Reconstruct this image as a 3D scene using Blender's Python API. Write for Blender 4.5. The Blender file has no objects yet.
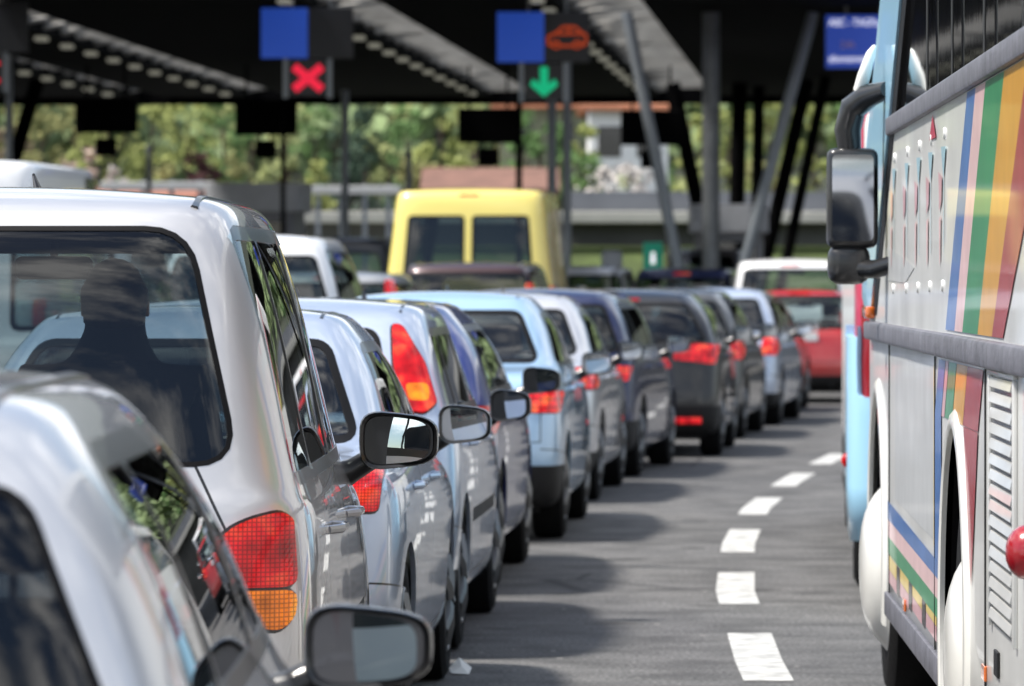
import bpy, bmesh, math, random
from mathutils import Vector, Matrix, noise
from mathutils.bvhtree import BVHTree
R = math.radians
random.seed(7)
C = bpy.context.scene.collection
scn = bpy.context.scene

# ------------------------------------------------------------------ camera, sky, sun, exposure
CAM_Z = 1.55
cd = bpy.data.cameras.new('camera'); cam = bpy.data.objects.new('camera', cd); C.objects.link(cam)
cam.location = (0, 0, CAM_Z); cam.rotation_euler = (R(90), 0, 0)
cd.sensor_width = 36; cd.lens = 5300 / 1024 * 36; cd.shift_y = -60 / 1024
cd.clip_start = 0.3; cd.clip_end = 6000
cd.dof.use_dof = True; cd.dof.focus_distance = 14.6; cd.dof.aperture_fstop = 7.6
scn.camera = cam

SUN_EL, SUN_AZ = 60, -98          # azimuth from +Y towards +X, degrees
sd = bpy.data.lights.new('sun', 'SUN'); sun = bpy.data.objects.new('sun', sd); C.objects.link(sun)
sdir = Vector((math.sin(R(SUN_AZ)) * math.cos(R(SUN_EL)), math.cos(R(SUN_AZ)) * math.cos(R(SUN_EL)), math.sin(R(SUN_EL))))
sun.rotation_euler = sdir.to_track_quat('Z', 'Y').to_euler(); sun.location = (0, 0, 30)
sd.energy = 4.6; sd.angle = R(6); sd.color = (1, 0.95, 0.88)

w = bpy.data.worlds.new('World'); scn.world = w; w.use_nodes = True
nt = w.node_tree; nt.nodes.clear()
out = nt.nodes.new('ShaderNodeOutputWorld'); bg = nt.nodes.new('ShaderNodeBackground'); bg.inputs[1].default_value = 0.115
sky = nt.nodes.new('ShaderNodeTexSky'); sky.sky_type = 'NISHITA'; sky.sun_disc = False
sky.sun_elevation = R(SUN_EL); sky.sun_rotation = R(SUN_AZ)
tc = nt.nodes.new('ShaderNodeTexCoord')
mp = nt.nodes.new('ShaderNodeMapping'); mp.inputs['Scale'].default_value = (1, 1, 2.6)
nz = nt.nodes.new('ShaderNodeTexNoise'); nz.inputs['Scale'].default_value = 3.0; nz.inputs['Detail'].default_value = 9; nz.inputs['Roughness'].default_value = 0.58
cr = nt.nodes.new('ShaderNodeValToRGB'); cr.color_ramp.elements[0].position = 0.44; cr.color_ramp.elements[1].position = 0.60
nz2 = nt.nodes.new('ShaderNodeTexNoise'); nz2.inputs['Scale'].default_value = 6; nz2.inputs['Detail'].default_value = 6
cc = nt.nodes.new('ShaderNodeValToRGB')
cc.color_ramp.elements[0].position = 0.35; cc.color_ramp.elements[0].color = (2.0, 2.3, 2.8, 1)
cc.color_ramp.elements[1].position = 0.62; cc.color_ramp.elements[1].color = (13, 13, 13, 1)
mx = nt.nodes.new('ShaderNodeMixRGB')
L = nt.links.new
L(tc.outputs['Generated'], mp.inputs[0]); L(mp.outputs[0], nz.inputs[0]); L(mp.outputs[0], nz2.inputs[0])
L(nz.outputs['Fac'], cr.inputs[0]); L(cr.outputs[0], mx.inputs[0]); L(sky.outputs[0], mx.inputs[1])
L(nz2.outputs['Fac'], cc.inputs[0]); L(cc.outputs[0], mx.inputs[2])
L(mx.outputs[0], bg.inputs[0]); L(bg.outputs[0], out.inputs[0])

scn.view_settings.view_transform = 'Standard'; scn.view_settings.look = 'None'
scn.view_settings.exposure = 0.55; scn.view_settings.gamma = 1
scn.cycles.max_bounces = 8; scn.cycles.transparent_max_bounces = 16
scn.cycles.glossy_bounces = 5; scn.cycles.caustics_reflective = False; scn.cycles.caustics_refractive = False
scn.cycles.use_denoising = True

# ------------------------------------------------------------------ materials
MATS = {}
def mat(name, col=(.5, .5, .5), rough=.5, metal=0., coat=0., emis=None, es=0., bump=0., bscale=40., var=0., vscale=6., spec=.5, two=False):
    if name in MATS: return MATS[name]
    m = bpy.data.materials.new(name); m.use_nodes = True; t = m.node_tree; b = t.nodes['Principled BSDF']
    b.inputs['Base Color'].default_value = (*col, 1); b.inputs['Roughness'].default_value = rough
    b.inputs['Metallic'].default_value = metal; b.inputs['Coat Weight'].default_value = coat; b.inputs['Coat Roughness'].default_value = 0.03
    b.inputs['Specular IOR Level'].default_value = spec
    if emis: b.inputs['Emission Color'].default_value = (*emis, 1); b.inputs['Emission Strength'].default_value = es
    tcn = t.nodes.new('ShaderNodeTexCoord')
    if var:
        n = t.nodes.new('ShaderNodeTexNoise'); n.inputs['Scale'].default_value = vscale; n.inputs['Detail'].default_value = 6
        t.links.new(tcn.outputs['Object'], n.inputs[0])
        r = t.nodes.new('ShaderNodeValToRGB'); r.color_ramp.elements[0].position = .3; r.color_ramp.elements[1].position = .7
        r.color_ramp.elements[0].color = (*[c * (1 - var) for c in col], 1); r.color_ramp.elements[1].color = (*[min(1, c * (1 + var)) for c in col], 1)
        t.links.new(n.outputs['Fac'], r.inputs[0]); t.links.new(r.outputs[0], b.inputs['Base Color'])
    if bump:
        n = t.nodes.new('ShaderNodeTexNoise'); n.inputs['Scale'].default_value = bscale; n.inputs['Detail'].default_value = 5
        t.links.new(tcn.outputs['Object'], n.inputs[0])
        bp = t.nodes.new('ShaderNodeBump'); bp.inputs['Strength'].default_value = bump; bp.inputs['Distance'].default_value = .01
        t.links.new(n.outputs['Fac'], bp.inputs['Height']); t.links.new(bp.outputs[0], b.inputs['Normal'])
    MATS[name] = m; return m

def paint(name, col, metal=.5, rough=.30, dirt=.12):
    dk = max(col) < .15
    """car paint: flake base under clear coat, dust low on the body, dark trim on the inner side"""
    if name in MATS: return MATS[name]
    m = bpy.data.materials.new(name); m.use_nodes = True; t = m.node_tree; b = t.nodes['Principled BSDF']
    b.inputs['Metallic'].default_value = metal; b.inputs['Coat Weight'].default_value = 1; b.inputs['Coat Roughness'].default_value = .02; b.inputs['Coat IOR'].default_value = 1.28 if dk else 1.5
    tcn = t.nodes.new('ShaderNodeTexCoord')
    n = t.nodes.new('ShaderNodeTexNoise'); n.inputs['Scale'].default_value = 5; n.inputs['Detail'].default_value = 7; n.inputs['Roughness'].default_value = .65
    t.links.new(tcn.outputs['Object'], n.inputs[0])
    sx = t.nodes.new('ShaderNodeSeparateXYZ'); t.links.new(tcn.outputs['Object'], sx.inputs[0])
    mr = t.nodes.new('ShaderNodeMapRange'); mr.inputs[1].default_value = .2; mr.inputs[2].default_value = .9; mr.inputs[3].default_value = .22 if dk else .55; mr.inputs[4].default_value = .01 if dk else .06
    t.links.new(sx.outputs['Z'], mr.inputs[0])
    mu = t.nodes.new('ShaderNodeMath'); mu.operation = 'MULTIPLY'; t.links.new(mr.outputs[0], mu.inputs[0]); t.links.new(n.outputs['Fac'], mu.inputs[1])
    mx = t.nodes.new('ShaderNodeMixRGB'); mx.inputs[1].default_value = (*col, 1); mx.inputs[2].default_value = (.22, .20, .17, 1); t.links.new(mu.outputs[0], mx.inputs[0])
    t.links.new(mx.outputs[0], b.inputs['Base Color'])
    ad = t.nodes.new('ShaderNodeMath'); ad.operation = 'MULTIPLY_ADD'; t.links.new(n.outputs['Fac'], ad.inputs[0]); ad.inputs[1].default_value = dirt; ad.inputs[2].default_value = rough
    t.links.new(ad.outputs[0], b.inputs['Roughness'])
    n2 = t.nodes.new('ShaderNodeTexNoise'); n2.inputs['Scale'].default_value = 2.2; n2.inputs['Detail'].default_value = 1
    t.links.new(tcn.outputs['Object'], n2.inputs[0])
    bp = t.nodes.new('ShaderNodeBump'); bp.inputs['Strength'].default_value = .08; bp.inputs['Distance'].default_value = .02
    t.links.new(n2.outputs['Fac'], bp.inputs['Height']); t.links.new(bp.outputs[0], b.inputs['Coat Normal'])
    g = t.nodes.new('ShaderNodeNewGeometry'); d = t.nodes.new('ShaderNodeBsdfDiffuse'); d.inputs[0].default_value = (.03, .03, .032, 1)
    ms = t.nodes.new('ShaderNodeMixShader'); t.links.new(g.outputs['Backfacing'], ms.inputs[0]); t.links.new(b.outputs[0], ms.inputs[1]); t.links.new(d.outputs[0], ms.inputs[2])
    t.links.new(ms.outputs[0], t.nodes['Material Output'].inputs[0])
    MATS[name] = m; return m

def glass(name, tint, rough=.0):
    if name in MATS: return MATS[name]
    m = bpy.data.materials.new(name); m.use_nodes = True; t = m.node_tree; t.nodes.clear()
    o = t.nodes.new('ShaderNodeOutputMaterial'); tr = t.nodes.new('ShaderNodeBsdfTransparent'); tr.inputs[0].default_value = (*tint, 1)
    gl = t.nodes.new('ShaderNodeBsdfGlossy'); gl.inputs['Roughness'].default_value = rough; gl.inputs[0].default_value = (1, 1, 1, 1)
    fr = t.nodes.new('ShaderNodeFresnel'); g = t.nodes.new('ShaderNodeNewGeometry')
    ma = t.nodes.new('ShaderNodeMath'); ma.operation = 'MULTIPLY_ADD'; t.links.new(g.outputs['Backfacing'], ma.inputs[0]); ma.inputs[1].default_value = 1 / 1.6 - 1.6; ma.inputs[2].default_value = 1.6
    t.links.new(ma.outputs[0], fr.inputs[0])          # a thin pane: the same reflectance from both faces
    ms = t.nodes.new('ShaderNodeMixShader'); t.links.new(fr.outputs[0], ms.inputs[0]); t.links.new(tr.outputs[0], ms.inputs[1]); t.links.new(gl.outputs[0], ms.inputs[2])
    t.links.new(ms.outputs[0], o.inputs[0]); MATS[name] = m; return m

def lens(name, col, lit=0.0, sc=95., hot=(1.25, 16, 3)):
    """ribbed lamp plastic: a moulded grid seen under a clear cover"""
    if name in MATS: return MATS[name]
    m = bpy.data.materials.new(name); m.use_nodes = True; t = m.node_tree; b = t.nodes['Principled BSDF']
    b.inputs['Roughness'].default_value = .25; b.inputs['Coat Weight'].default_value = .35; b.inputs['Specular IOR Level'].default_value = .3; b.inputs['Coat Roughness'].default_value = .02
    tcn = t.nodes.new('ShaderNodeTexCoord'); sp = t.nodes.new('ShaderNodeSeparateXYZ'); t.links.new(tcn.outputs['Object'], sp.inputs[0])
    outs = []
    for ax in ('X', 'Z'):
        mu = t.nodes.new('ShaderNodeMath'); mu.operation = 'MULTIPLY'; mu.inputs[1].default_value = sc; t.links.new(sp.outputs[ax], mu.inputs[0])
        fr = t.nodes.new('ShaderNodeMath'); fr.operation = 'FRACT'; t.links.new(mu.outputs[0], fr.inputs[0])
        gt = t.nodes.new('ShaderNodeMath'); gt.operation = 'GREATER_THAN'; gt.inputs[1].default_value = .24; t.links.new(fr.outputs[0], gt.inputs[0]); outs.append(gt)
    an = t.nodes.new('ShaderNodeMath'); an.operation = 'MULTIPLY'; t.links.new(outs[0].outputs[0], an.inputs[0]); t.links.new(outs[1].outputs[0], an.inputs[1])
    n = t.nodes.new('ShaderNodeTexNoise'); n.inputs['Scale'].default_value = 9; t.links.new(tcn.outputs['Object'], n.inputs[0])
    mx = t.nodes.new('ShaderNodeMixRGB'); mx.inputs[1].default_value = (*[c * .38 for c in col], 1); mx.inputs[2].default_value = (*col, 1); t.links.new(an.outputs[0], mx.inputs[0])
    m2 = t.nodes.new('ShaderNodeMixRGB'); m2.blend_type = 'MULTIPLY'; m2.inputs[0].default_value = .6; t.links.new(mx.outputs[0], m2.inputs[1])
    r = t.nodes.new('ShaderNodeValToRGB'); r.color_ramp.elements[0].position = .35; r.color_ramp.elements[0].color = (.28, .28, .28, 1); r.color_ramp.elements[1].position = .55
    e3 = r.color_ramp.elements.new(.68); e3.color = (*hot, 1)  # bright noise patches paint a bulb glow into the lens colour
    t.links.new(n.outputs['Fac'], r.inputs[0]); t.links.new(r.outputs[0], m2.inputs[2]); m2.inputs[0].default_value = .85; t.links.new(m2.outputs[0], b.inputs['Base Color'])
    if lit: t.links.new(m2.outputs[0], b.inputs['Emission Color']); b.inputs['Emission Strength'].default_value = lit
    MATS[name] = m; return m

RUBBER = mat('rubber', (.008, .008, .0085), .85, spec=.15, bump=.3, bscale=60)
TRIM = mat('black_trim', (.012, .012, .013), .32, coat=.3)
PLASTIC = mat('dark_plastic', (.014, .014, .015), .6, spec=.25, bump=.2, bscale=200)
CHROME = mat('chrome', (.75, .76, .78), .12, metal=1)
ALLOY = mat('alloy', (.17, .175, .18), .45, metal=.8)
SEAL = mat('window_seal', (.004, .004, .005), .6, spec=.15)
CABIN = mat('cabin_trim', (.015, .015, .017), .8)
SEATM = mat('seat_cloth', (.014, .015, .018), .9, bump=.3, bscale=120)
MIRR = mat('mirror_silvering', (.86, .88, .9), .01, metal=1)
PLATE = mat('plate_white', (.72, .73, .72), .4)
RED = lens('red_lens', (.66, .006, .010), .32); REDF = lens('red_lens_bright', (.75, .012, .02), .5, 20.)
AMBER = lens('amber_lens', (.85, .20, .01), .35, hot=(1.1, 1.7, 1)); CLEAR = mat('clear_lens', (.7, .68, .66), .15, coat=1)
GL_CLEAR = glass('clear_glass', (.62, .70, .69)); GL_TINT = glass('tinted_glass', (.30, .36, .37)); GL_DARK = glass('dark_glass', (.10, .11, .12)); GL_SIDE = glass('side_glass', (.34, .40, .40))

# ------------------------------------------------------------------ mesh helpers
def link(name, me, m, parent=None, smooth=True):
    o = bpy.data.objects.new(name, me); C.objects.link(o)
    for k in (m if isinstance(m, (list, tuple)) else [m]): me.materials.append(k)
    if parent: o.parent = parent
    return o
def obj(name, bm, m, parent=None, smooth=False):
    me = bpy.data.meshes.new(name); bmesh.ops.recalc_face_normals(bm, faces=bm.faces[:]); bm.to_mesh(me); bm.free()
    if smooth:
        me.polygons.foreach_set('use_smooth', [True] * len(me.polygons))
        me.set_sharp_from_angle(angle=R(38))
    return link(name, me, m, parent)
def tag(o, label=None, cat=None, group=None, kind=None):
    if label: o['label'] = label
    if cat: o['category'] = cat
    if group: o['group'] = group
    if kind: o['kind'] = kind
    return o
def empty(name, loc=(0, 0, 0), rz=0, label=None, cat=None, group=None):
    o = bpy.data.objects.new(name, None); C.objects.link(o); o.empty_display_size = .2
    o.location = loc; o.rotation_euler = (0, 0, rz); tag(o, label, cat, group); return o
def box(bm, x0, x1, y0, y1, z0, z1, bev=0., seg=2, mi=0):
    r = bmesh.ops.create_cube(bm, size=1)['verts']
    for v in r: v.co = Vector(((x0 + x1) / 2 + v.co.x * (x1 - x0), (y0 + y1) / 2 + v.co.y * (y1 - y0), (z0 + z1) / 2 + v.co.z * (z1 - z0)))
    fs = list({f for v in r for f in v.link_faces})
    for f in fs: f.material_index = mi
    if bev: bmesh.ops.bevel(bm, geom=list({e for v in r for e in v.link_edges}), offset=bev, segments=seg, affect='EDGES', profile=.5)
    return bm
def B(): return bmesh.new()
def tube(bm, pts, r, n=10, cap=True):
    pts = [Vector(p) for p in pts]; rs = r if isinstance(r, (list, tuple)) else [r] * len(pts); rings = []
    for i, p in enumerate(pts):
        t = (pts[min(i + 1, len(pts) - 1)] - pts[max(i - 1, 0)]).normalized()
        a = t.orthogonal().normalized() if i == 0 else (pa - t * pa.dot(t)).normalized()
        pa = a; b = t.cross(a)
        rings.append([bm.verts.new(p + (a * math.cos(k * 2 * math.pi / n) + b * math.sin(k * 2 * math.pi / n)) * rs[i]) for k in range(n)])
    for i in range(len(rings) - 1):
        for k in range(n): bm.faces.new((rings[i][k], rings[i][(k + 1) % n], rings[i + 1][(k + 1) % n], rings[i + 1][k]))
    if cap: bm.faces.new(rings[0][::-1]); bm.faces.new(rings[-1])
    return bm
def lathe(bm, prof, axis='X', n=32, c=(0, 0, 0), closed=False, cap=True):
    """prof: list of (along axis, radius)"""
    rings = []
    for a, r in prof:
        ring = []
        for k in range(n):
            u, v = r * math.cos(2 * math.pi * k / n), r * math.sin(2 * math.pi * k / n)
            p = (a, u, v) if axis == 'X' else ((u, a, v) if axis == 'Y' else (u, v, a))
            ring.append(bm.verts.new(Vector(p) + Vector(c)))
        rings.append(ring)
    m = len(rings)
    for i in range(m if closed else m - 1):
        for k in range(n): bm.faces.new((rings[i][k], rings[i][(k + 1) % n], rings[(i + 1) % m][(k + 1) % n], rings[(i + 1) % m][k]))
    if not closed and cap:
        for q in (rings[0], rings[-1]):
            if len(q) > 2: bm.faces.new(q)
    return bm
def prism(bm, pts, axis, a0, a1, mi=0):
    """extrude a 2-D outline along an axis"""
    def P(p, a): return Vector((a, p[0], p[1])) if axis == 'X' else (Vector((p[0], a, p[1])) if axis == 'Y' else Vector((p[0], p[1], a)))
    A = [bm.verts.new(P(p, a0)) for p in pts]; D = [bm.verts.new(P(p, a1)) for p in pts]; n = len(pts)
    fs = [bm.faces.new(A), bm.faces.new(D[::-1])] + [bm.faces.new((A[i], A[(i + 1) % n], D[(i + 1) % n], D[i])) for i in range(n)]
    for f in fs: f.material_index = mi
    return bm
def rounded(pts, rad, n=4):
    """convex outline with rounded corners"""
    out = []; m = len(pts); pts = [Vector(p[:2]) for p in pts]
    rads = rad if isinstance(rad, (list, tuple)) else [rad] * m
    for i in range(m):
        p, a, b = pts[i], pts[i - 1], pts[(i + 1) % m]; r = min(rads[i], .45 * (a - p).length, .45 * (b - p).length)
        if r < .002: out.append(p); continue
        s, e = p + (a - p).normalized() * r, p + (b - p).normalized() * r
        for k in range(n + 1):
            t = k / n; out.append(s * (1 - t) ** 2 + p * 2 * t * (1 - t) + e * t * t)
    return out
def ccw(p):
    a = sum(p[i - 1][0] * p[i][1] - p[i][0] * p[i - 1][1] for i in range(len(p))); return p if a > 0 else p[::-1]
def inset(pts, d):
    pts = ccw([Vector(p[:2]) for p in pts]); n = len(pts); res = []
    for i in range(n):
        a, p, b = pts[i - 1], pts[i], pts[(i + 1) % n]
        e1, e2 = (p - a).normalized(), (b - p).normalized(); n1, n2 = Vector((-e1.y, e1.x)), Vector((-e2.y, e2.x))
        k = (n1 + n2); k = k / max(.3, (1 + n1.dot(n2))); res.append(p + k * d)
    return res

class Shell:
    """a smooth surface that is cut into regions (glass, lamps, seams) along exact outlines"""
    def __init__(s, me):
        s.bm = bmesh.new(); s.bm.from_mesh(me)
        bmesh.ops.recalc_face_normals(s.bm, faces=s.bm.faces[:])
        s.ref = s.bm.copy(); s.ref.normal_update(); s.ref.faces.ensure_lookup_table(); s.tree = BVHTree.FromBMesh(s.ref)
        s.ly = s.bm.faces.layers.int.new('rid'); s.regs = []; s.mg = max(max((a.co - b.co).length for a in f.verts for b in f.verts) for f in s.bm.faces)
    def normal(s, p):
        loc, n, i, d = s.tree.find_nearest(p)
        f = s.ref.faces[i]; acc = Vector(); tot = 0
        for v in f.verts:
            wt = 1 / ((v.co - loc).length_squared + 1e-5); acc += v.normal * wt; tot += wt
        return (acc / tot).normalized() if acc.length > 1e-9 else n
    def cut(s, name, poly, axis, filt, keep=None, ring=True):
        poly = ccw([Vector(p[:2]) for p in poly]); ia, ib = {'x': (1, 2), 'y': (0, 2), 'z': (0, 1)}[axis]; n = len(poly)
        x0, x1 = min(p.x for p in poly), max(p.x for p in poly); y0, y1 = min(p.y for p in poly), max(p.y for p in poly)
        def cand():
            r = []; mg = s.mg; xa, xb, ya, yb = x0 - mg, x1 + mg, y0 - mg, y1 + mg
            for f in s.bm.faces:
                c = f.verts[0].co; u, v = c[ia], c[ib]
                if u < xa or u > xb or v < ya or v > yb: continue
                if not filt(f.calc_center_median(), f.normal): continue
                a = [v.co[ia] for v in f.verts]; b = [v.co[ib] for v in f.verts]
                if max(a) > x0 and min(a) < x1 and max(b) > y0 and min(b) < y1: r.append(f)
            return r
        fs = cand()
        for i in range(n):
            p, q = poly[i - 1], poly[i]; e = q - p
            if e.length < 1e-5: continue
            nn = Vector((-e.y, e.x)).normalized(); co = [0, 0, 0]; no = [0, 0, 0]
            co[ia], co[ib] = p; no[ia], no[ib] = nn
            fs = [f for f in fs if f.is_valid]
            # keep only faces that still reach inside this edge
            ins = [f for f in fs if any((Vector((v.co[ia], v.co[ib])) - p).dot(nn) > 1e-6 for v in f.verts)]
            strad = [f for f in ins if any((Vector((v.co[ia], v.co[ib])) - p).dot(nn) < -1e-6 for v in f.verts)]
            if strad:
                st = set(strad); rest = [f for f in ins if f not in st]
                geom = list({e2 for f in strad for e2 in f.edges}) + strad
                res = bmesh.ops.bisect_plane(s.bm, geom=geom, plane_co=co, plane_no=no, dist=1e-5)
                newf = [g for g in res['geom'] if isinstance(g, bmesh.types.BMFace)]
                fs = list(set(newf) | set(rest))
            else: fs = ins
            fs = [f for f in fs if f.is_valid and any((Vector((v.co[ia], v.co[ib])) - p).dot(nn) > 1e-5 for v in f.verts)]
        s.regs.append(name); rid = len(s.regs)
        for f in fs:
            if not f.is_valid: continue
            c = f.calc_center_median(); c2 = Vector((c[ia], c[ib]))
            if all((c2 - poly[i - 1]).dot(Vector((-(poly[i] - poly[i - 1]).y, (poly[i] - poly[i - 1]).x))) > -1e-7 for i in range(n)): f[s.ly] = rid
        return rid
    def part(s, rids, name, m, parent, off=0., skirt=.0, side=0, mids=None, mid=0.):
        """mesh of all faces in rids, lifted along the surface normal; side -1/1 picks one half"""
        rids = rids if isinstance(rids, (list, tuple, set)) else [rids]
        mids = mids or {}
        nb = bmesh.new(); vm = {}; nrm = []
        for f in s.bm.faces:
            r = f[s.ly]
            if r not in rids: continue
            if side and (f.calc_center_median().x - mid) * side < 0: continue
            vs = []
            for v in f.verts:
                if v not in vm: vm[v] = nb.verts.new(v.co)
                vs.append(vm[v])
            try: nf = nb.faces.new(vs)
            except ValueError: continue
            nf.material_index = mids.get(r, 0); nf.smooth = True
        if not nb.faces: nb.free(); return None
        nb.verts.index_update(); nb.verts.ensure_lookup_table()
        ns = [s.normal(v.co.copy()) for v in nb.verts]
        nb.normal_update()
        offs = {}
        if isinstance(off, dict):   # per region depth (body seams)
            for f in nb.faces:
                pass
        else:
            for v, n in zip(nb.verts, ns): v.co += n * off
        if skirt:
            be = [e for e in nb.edges if len(e.link_faces) == 1]; low = {}
            for e in be:
                f = e.link_faces[0]; a, b = e.verts
                lp = [l for l in f.loops if l.edge == e][0]; a, b = lp.vert, lp.link_loop_next.vert
                for v in (a, b):
                    if v not in low:
                        low[v] = nb.verts.new(v.co - ns[v.index] * skirt); low[v].index = -1
                try: q = nb.faces.new((b, a, low[a], low[b])); q.material_index = f.material_index; q.smooth = False
                except ValueError: pass
            base = len(ns)
            nb.verts.index_update()
        me = bpy.data.meshes.new(name); nb.verts.ensure_lookup_table()
        nb.to_mesh(me)
        cn = []
        flat = [p.use_smooth for p in me.polygons]
        for p in me.polygons:
            for li in p.loop_indices:
                vi = me.loops[li].vertex_index
                cn.append(ns[vi] if (p.use_smooth and vi < len(ns)) else p.normal.copy())
        nb.free()
        me.normals_split_custom_set([tuple(c) for c in cn])
        return link(name, me, m, parent)

# ------------------------------------------------------------------ car body cage
NS = 14
def loop(yr, yf, wr, w, wf, zr, zs0, zs1, zf, rc=.16, fc=.2, br=.03, bf=.08):
    """half plan-loop, rear centre to front centre"""
    a = [(0, yr - br, zr), (.5 * wr, yr - br * .7, zr), (.86 * wr, yr, zr), (.985 * wr, yr + rc * .45, zr)]
    ys, ye = yr + rc * 1.5, yf - fc * 1.5
    for k in range(6):
        t = k / 5; wid = w * (1 - .028 * (2 * t - 1) ** 4)
        if k == 0: wid = wr * .3 + w * .7
        if k == 5: wid = wf * .3 + w * .7
        a.append((wid, ys + (ye - ys) * t, zs0 + (zs1 - zs0) * t))
    a += [(.97 * wf, yf - fc * .45, zf), (.84 * wf, yf, zf), (.5 * wf, yf + bf * .7, zf), (0, yf + bf, zf)]
    return a
def cage_mesh(loops, H, crown=.03, levels=3):
    bm = bmesh.new(); rows = []
    for lp in loops:
        right = [bm.verts.new(p) for p in lp]
        left = [right[0]] + [bm.verts.new((-p[0], p[1], p[2])) for p in lp[1:-1]] + [right[-1]]
        rows.append((right, left))
    for (r0, l0), (r1, l1) in zip(rows, rows[1:]):
        for k in range(NS - 1):
            bm.faces.new((r0[k], r0[k + 1], r1[k + 1], r1[k])); bm.faces.new((l0[k + 1], l0[k], l1[k], l1[k + 1]))
    def cap(row, cz, flip):
        r, l = row
        lv = (0, .5, .86)
        grid = []
        R0 = [r[0], r[1], r[2], r[3]]; Rn = [r[13], r[12], r[11], r[10]]
        L0 = [l[0], l[1], l[2], l[3]]; Ln = [l[13], l[12], l[11], l[10]]
        gr, gl = [R0], [L0]
        for k in range(4, 10):
            x, y, z = r[k].co; z0 = z
            a = bm.verts.new((0, y, z0 + cz)); b_ = [bm.verts.new((sx * lv[1] * x, y, z0 + cz * .85)) for sx in (1, -1)]; c_ = [bm.verts.new((sx * lv[2] * x, y, z0 + cz * .3)) for sx in (1, -1)]
            gr.append([a, b_[0], c_[0], r[k]]); gl.append([a, b_[1], c_[1], l[k]])
        gr.append(Rn); gl.append(Ln)
        for g in (gr, gl):
            for i in range(len(g) - 1):
                for j in range(3): bm.faces.new((g[i][j], g[i + 1][j], g[i + 1][j + 1], g[i][j + 1]))
    cap(rows[-1], crown, False); cap(rows[0], 0, True)
    bmesh.ops.recalc_face_normals(bm, faces=bm.faces[:])
    me = bpy.data.meshes.new('cage'); bm.to_mesh(me); bm.free()
    o = bpy.data.objects.new('cage', me); C.objects.link(o)
    md = o.modifiers.new('s', 'SUBSURF'); md.levels = levels; md.render_levels = levels
    dg = bpy.context.evaluated_depsgraph_get(); dg.update()
    me2 = bpy.data.meshes.new_from_object(o.evaluated_get(dg))
    bpy.data.objects.remove(o)
    return me2

def body_loops(p):
    Ln, W, H, k = p['L'], p['W'] / 2, p['H'], p['kind']; zb = p['belt']; hd = p.get('hood', .78); g = p.get('clear', .2)
    rk = p.get('rake', .12); wf = W * .93; wr = W * p.get('wr', .95); rw = p.get('roofw', .74)
    yw0, yw1 = Ln * p.get('ws0', .73), Ln * p.get('ws1', .55)      # windscreen base and top
    ls = [loop(.14, Ln - .16, wr * .93, W * .92, wf * .9, g, g, g, g),
          loop(.04, Ln - .05, wr * .99, W * .975, wf * .97, g + .06, g + .05, g + .05, g + .06),
          loop(.0, Ln, wr, W * .99, wf, .46, .42, .42, .45),
          loop(.025, Ln - .02, wr, W, wf, .62, .6, .6, .58)]
    if k == 'sedan':
        yb0, yb1 = Ln * .175, Ln * .30
        ls += [loop(.05, Ln - .1, wr, W * .995, wf, .82, .80, .74, hd - .08),
               loop(.12, Ln - .35, wr * .96, W * .975, wf * .97, zb + .01, zb - .06, zb - .10, hd + .02, br=.02),
               loop(Ln * .10, Ln * .80, wr * .92, W * .95, wf * .93, zb + .03, zb - .01, zb - .04, zb - .09),
               loop(yb0, yw0, wr * .84, W * .925, wf * .9, zb + .04, zb + .02, zb + .02, zb + .0, rc=.1, fc=.12),
               loop(yb0 * .45 + yb1 * .55, yw0 * .45 + yw1 * .55, wr * .76, W * .83, W * .76, H - (H - zb) * .42, H - (H - zb) * .45, H - (H - zb) * .45, H - (H - zb) * .45, rc=.1, fc=.12),
               loop(yb1, yw1, W * .66, W * rw, W * .68, H - .09, H - .085, H - .085, H - .085, rc=.12, fc=.14),
               loop(yb1 + .10, yw1 - .10, W * .6, W * (rw - .06), W * .62, H - .035, H - .035, H - .035, H - .035, rc=.1, fc=.12)]
        cr = .035
    else:
        ls += [loop(.05, Ln - .1, wr, W * .995, wf, .82, .80, .74, hd - .08),
               loop(.07, Ln - .35, wr * .985, W * .985, wf * .97, zb - .02, zb - .06, zb - .10, hd + .02),
               loop(.09, Ln * .82, wr * .97, W * .965, wf * .93, zb + .02, zb - .0, zb - .04, zb - .09),
               loop(.11, yw0, wr * .955, W * .94, wf * .9, zb + .06, zb + .03, zb + .02, zb + .0, fc=.12),
               loop(.11 + rk * .5, yw0 * .45 + yw1 * .55, wr * .87, W * .85, W * .78, H - (H - zb) * .45, H - (H - zb) * .45, H - (H - zb) * .45, H - (H - zb) * .45, fc=.12),
               loop(.11 + rk, yw1, W * (rw - .05), W * rw, W * (rw - .06), H - .10, H - .085, H - .085, H - .085, rc=.14, fc=.14),
               loop(.14 + rk * 1.25, yw1 - .10, W * (rw - .12), W * (rw - .06), W * (rw - .12), H - .045, H - .035, H - .035, H - .035, rc=.14, fc=.12)]
        cr = .035
    return ls, cr

def arc_poly(cy, cz, r, n=14, zlow=-.1):
    pts = [(cy + r * math.cos(math.pi * k / n), cz + r * math.sin(math.pi * k / n)) for k in range(n + 1)]
    return [(cy + r, zlow)] + pts + [(cy - r, zlow)]

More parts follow.
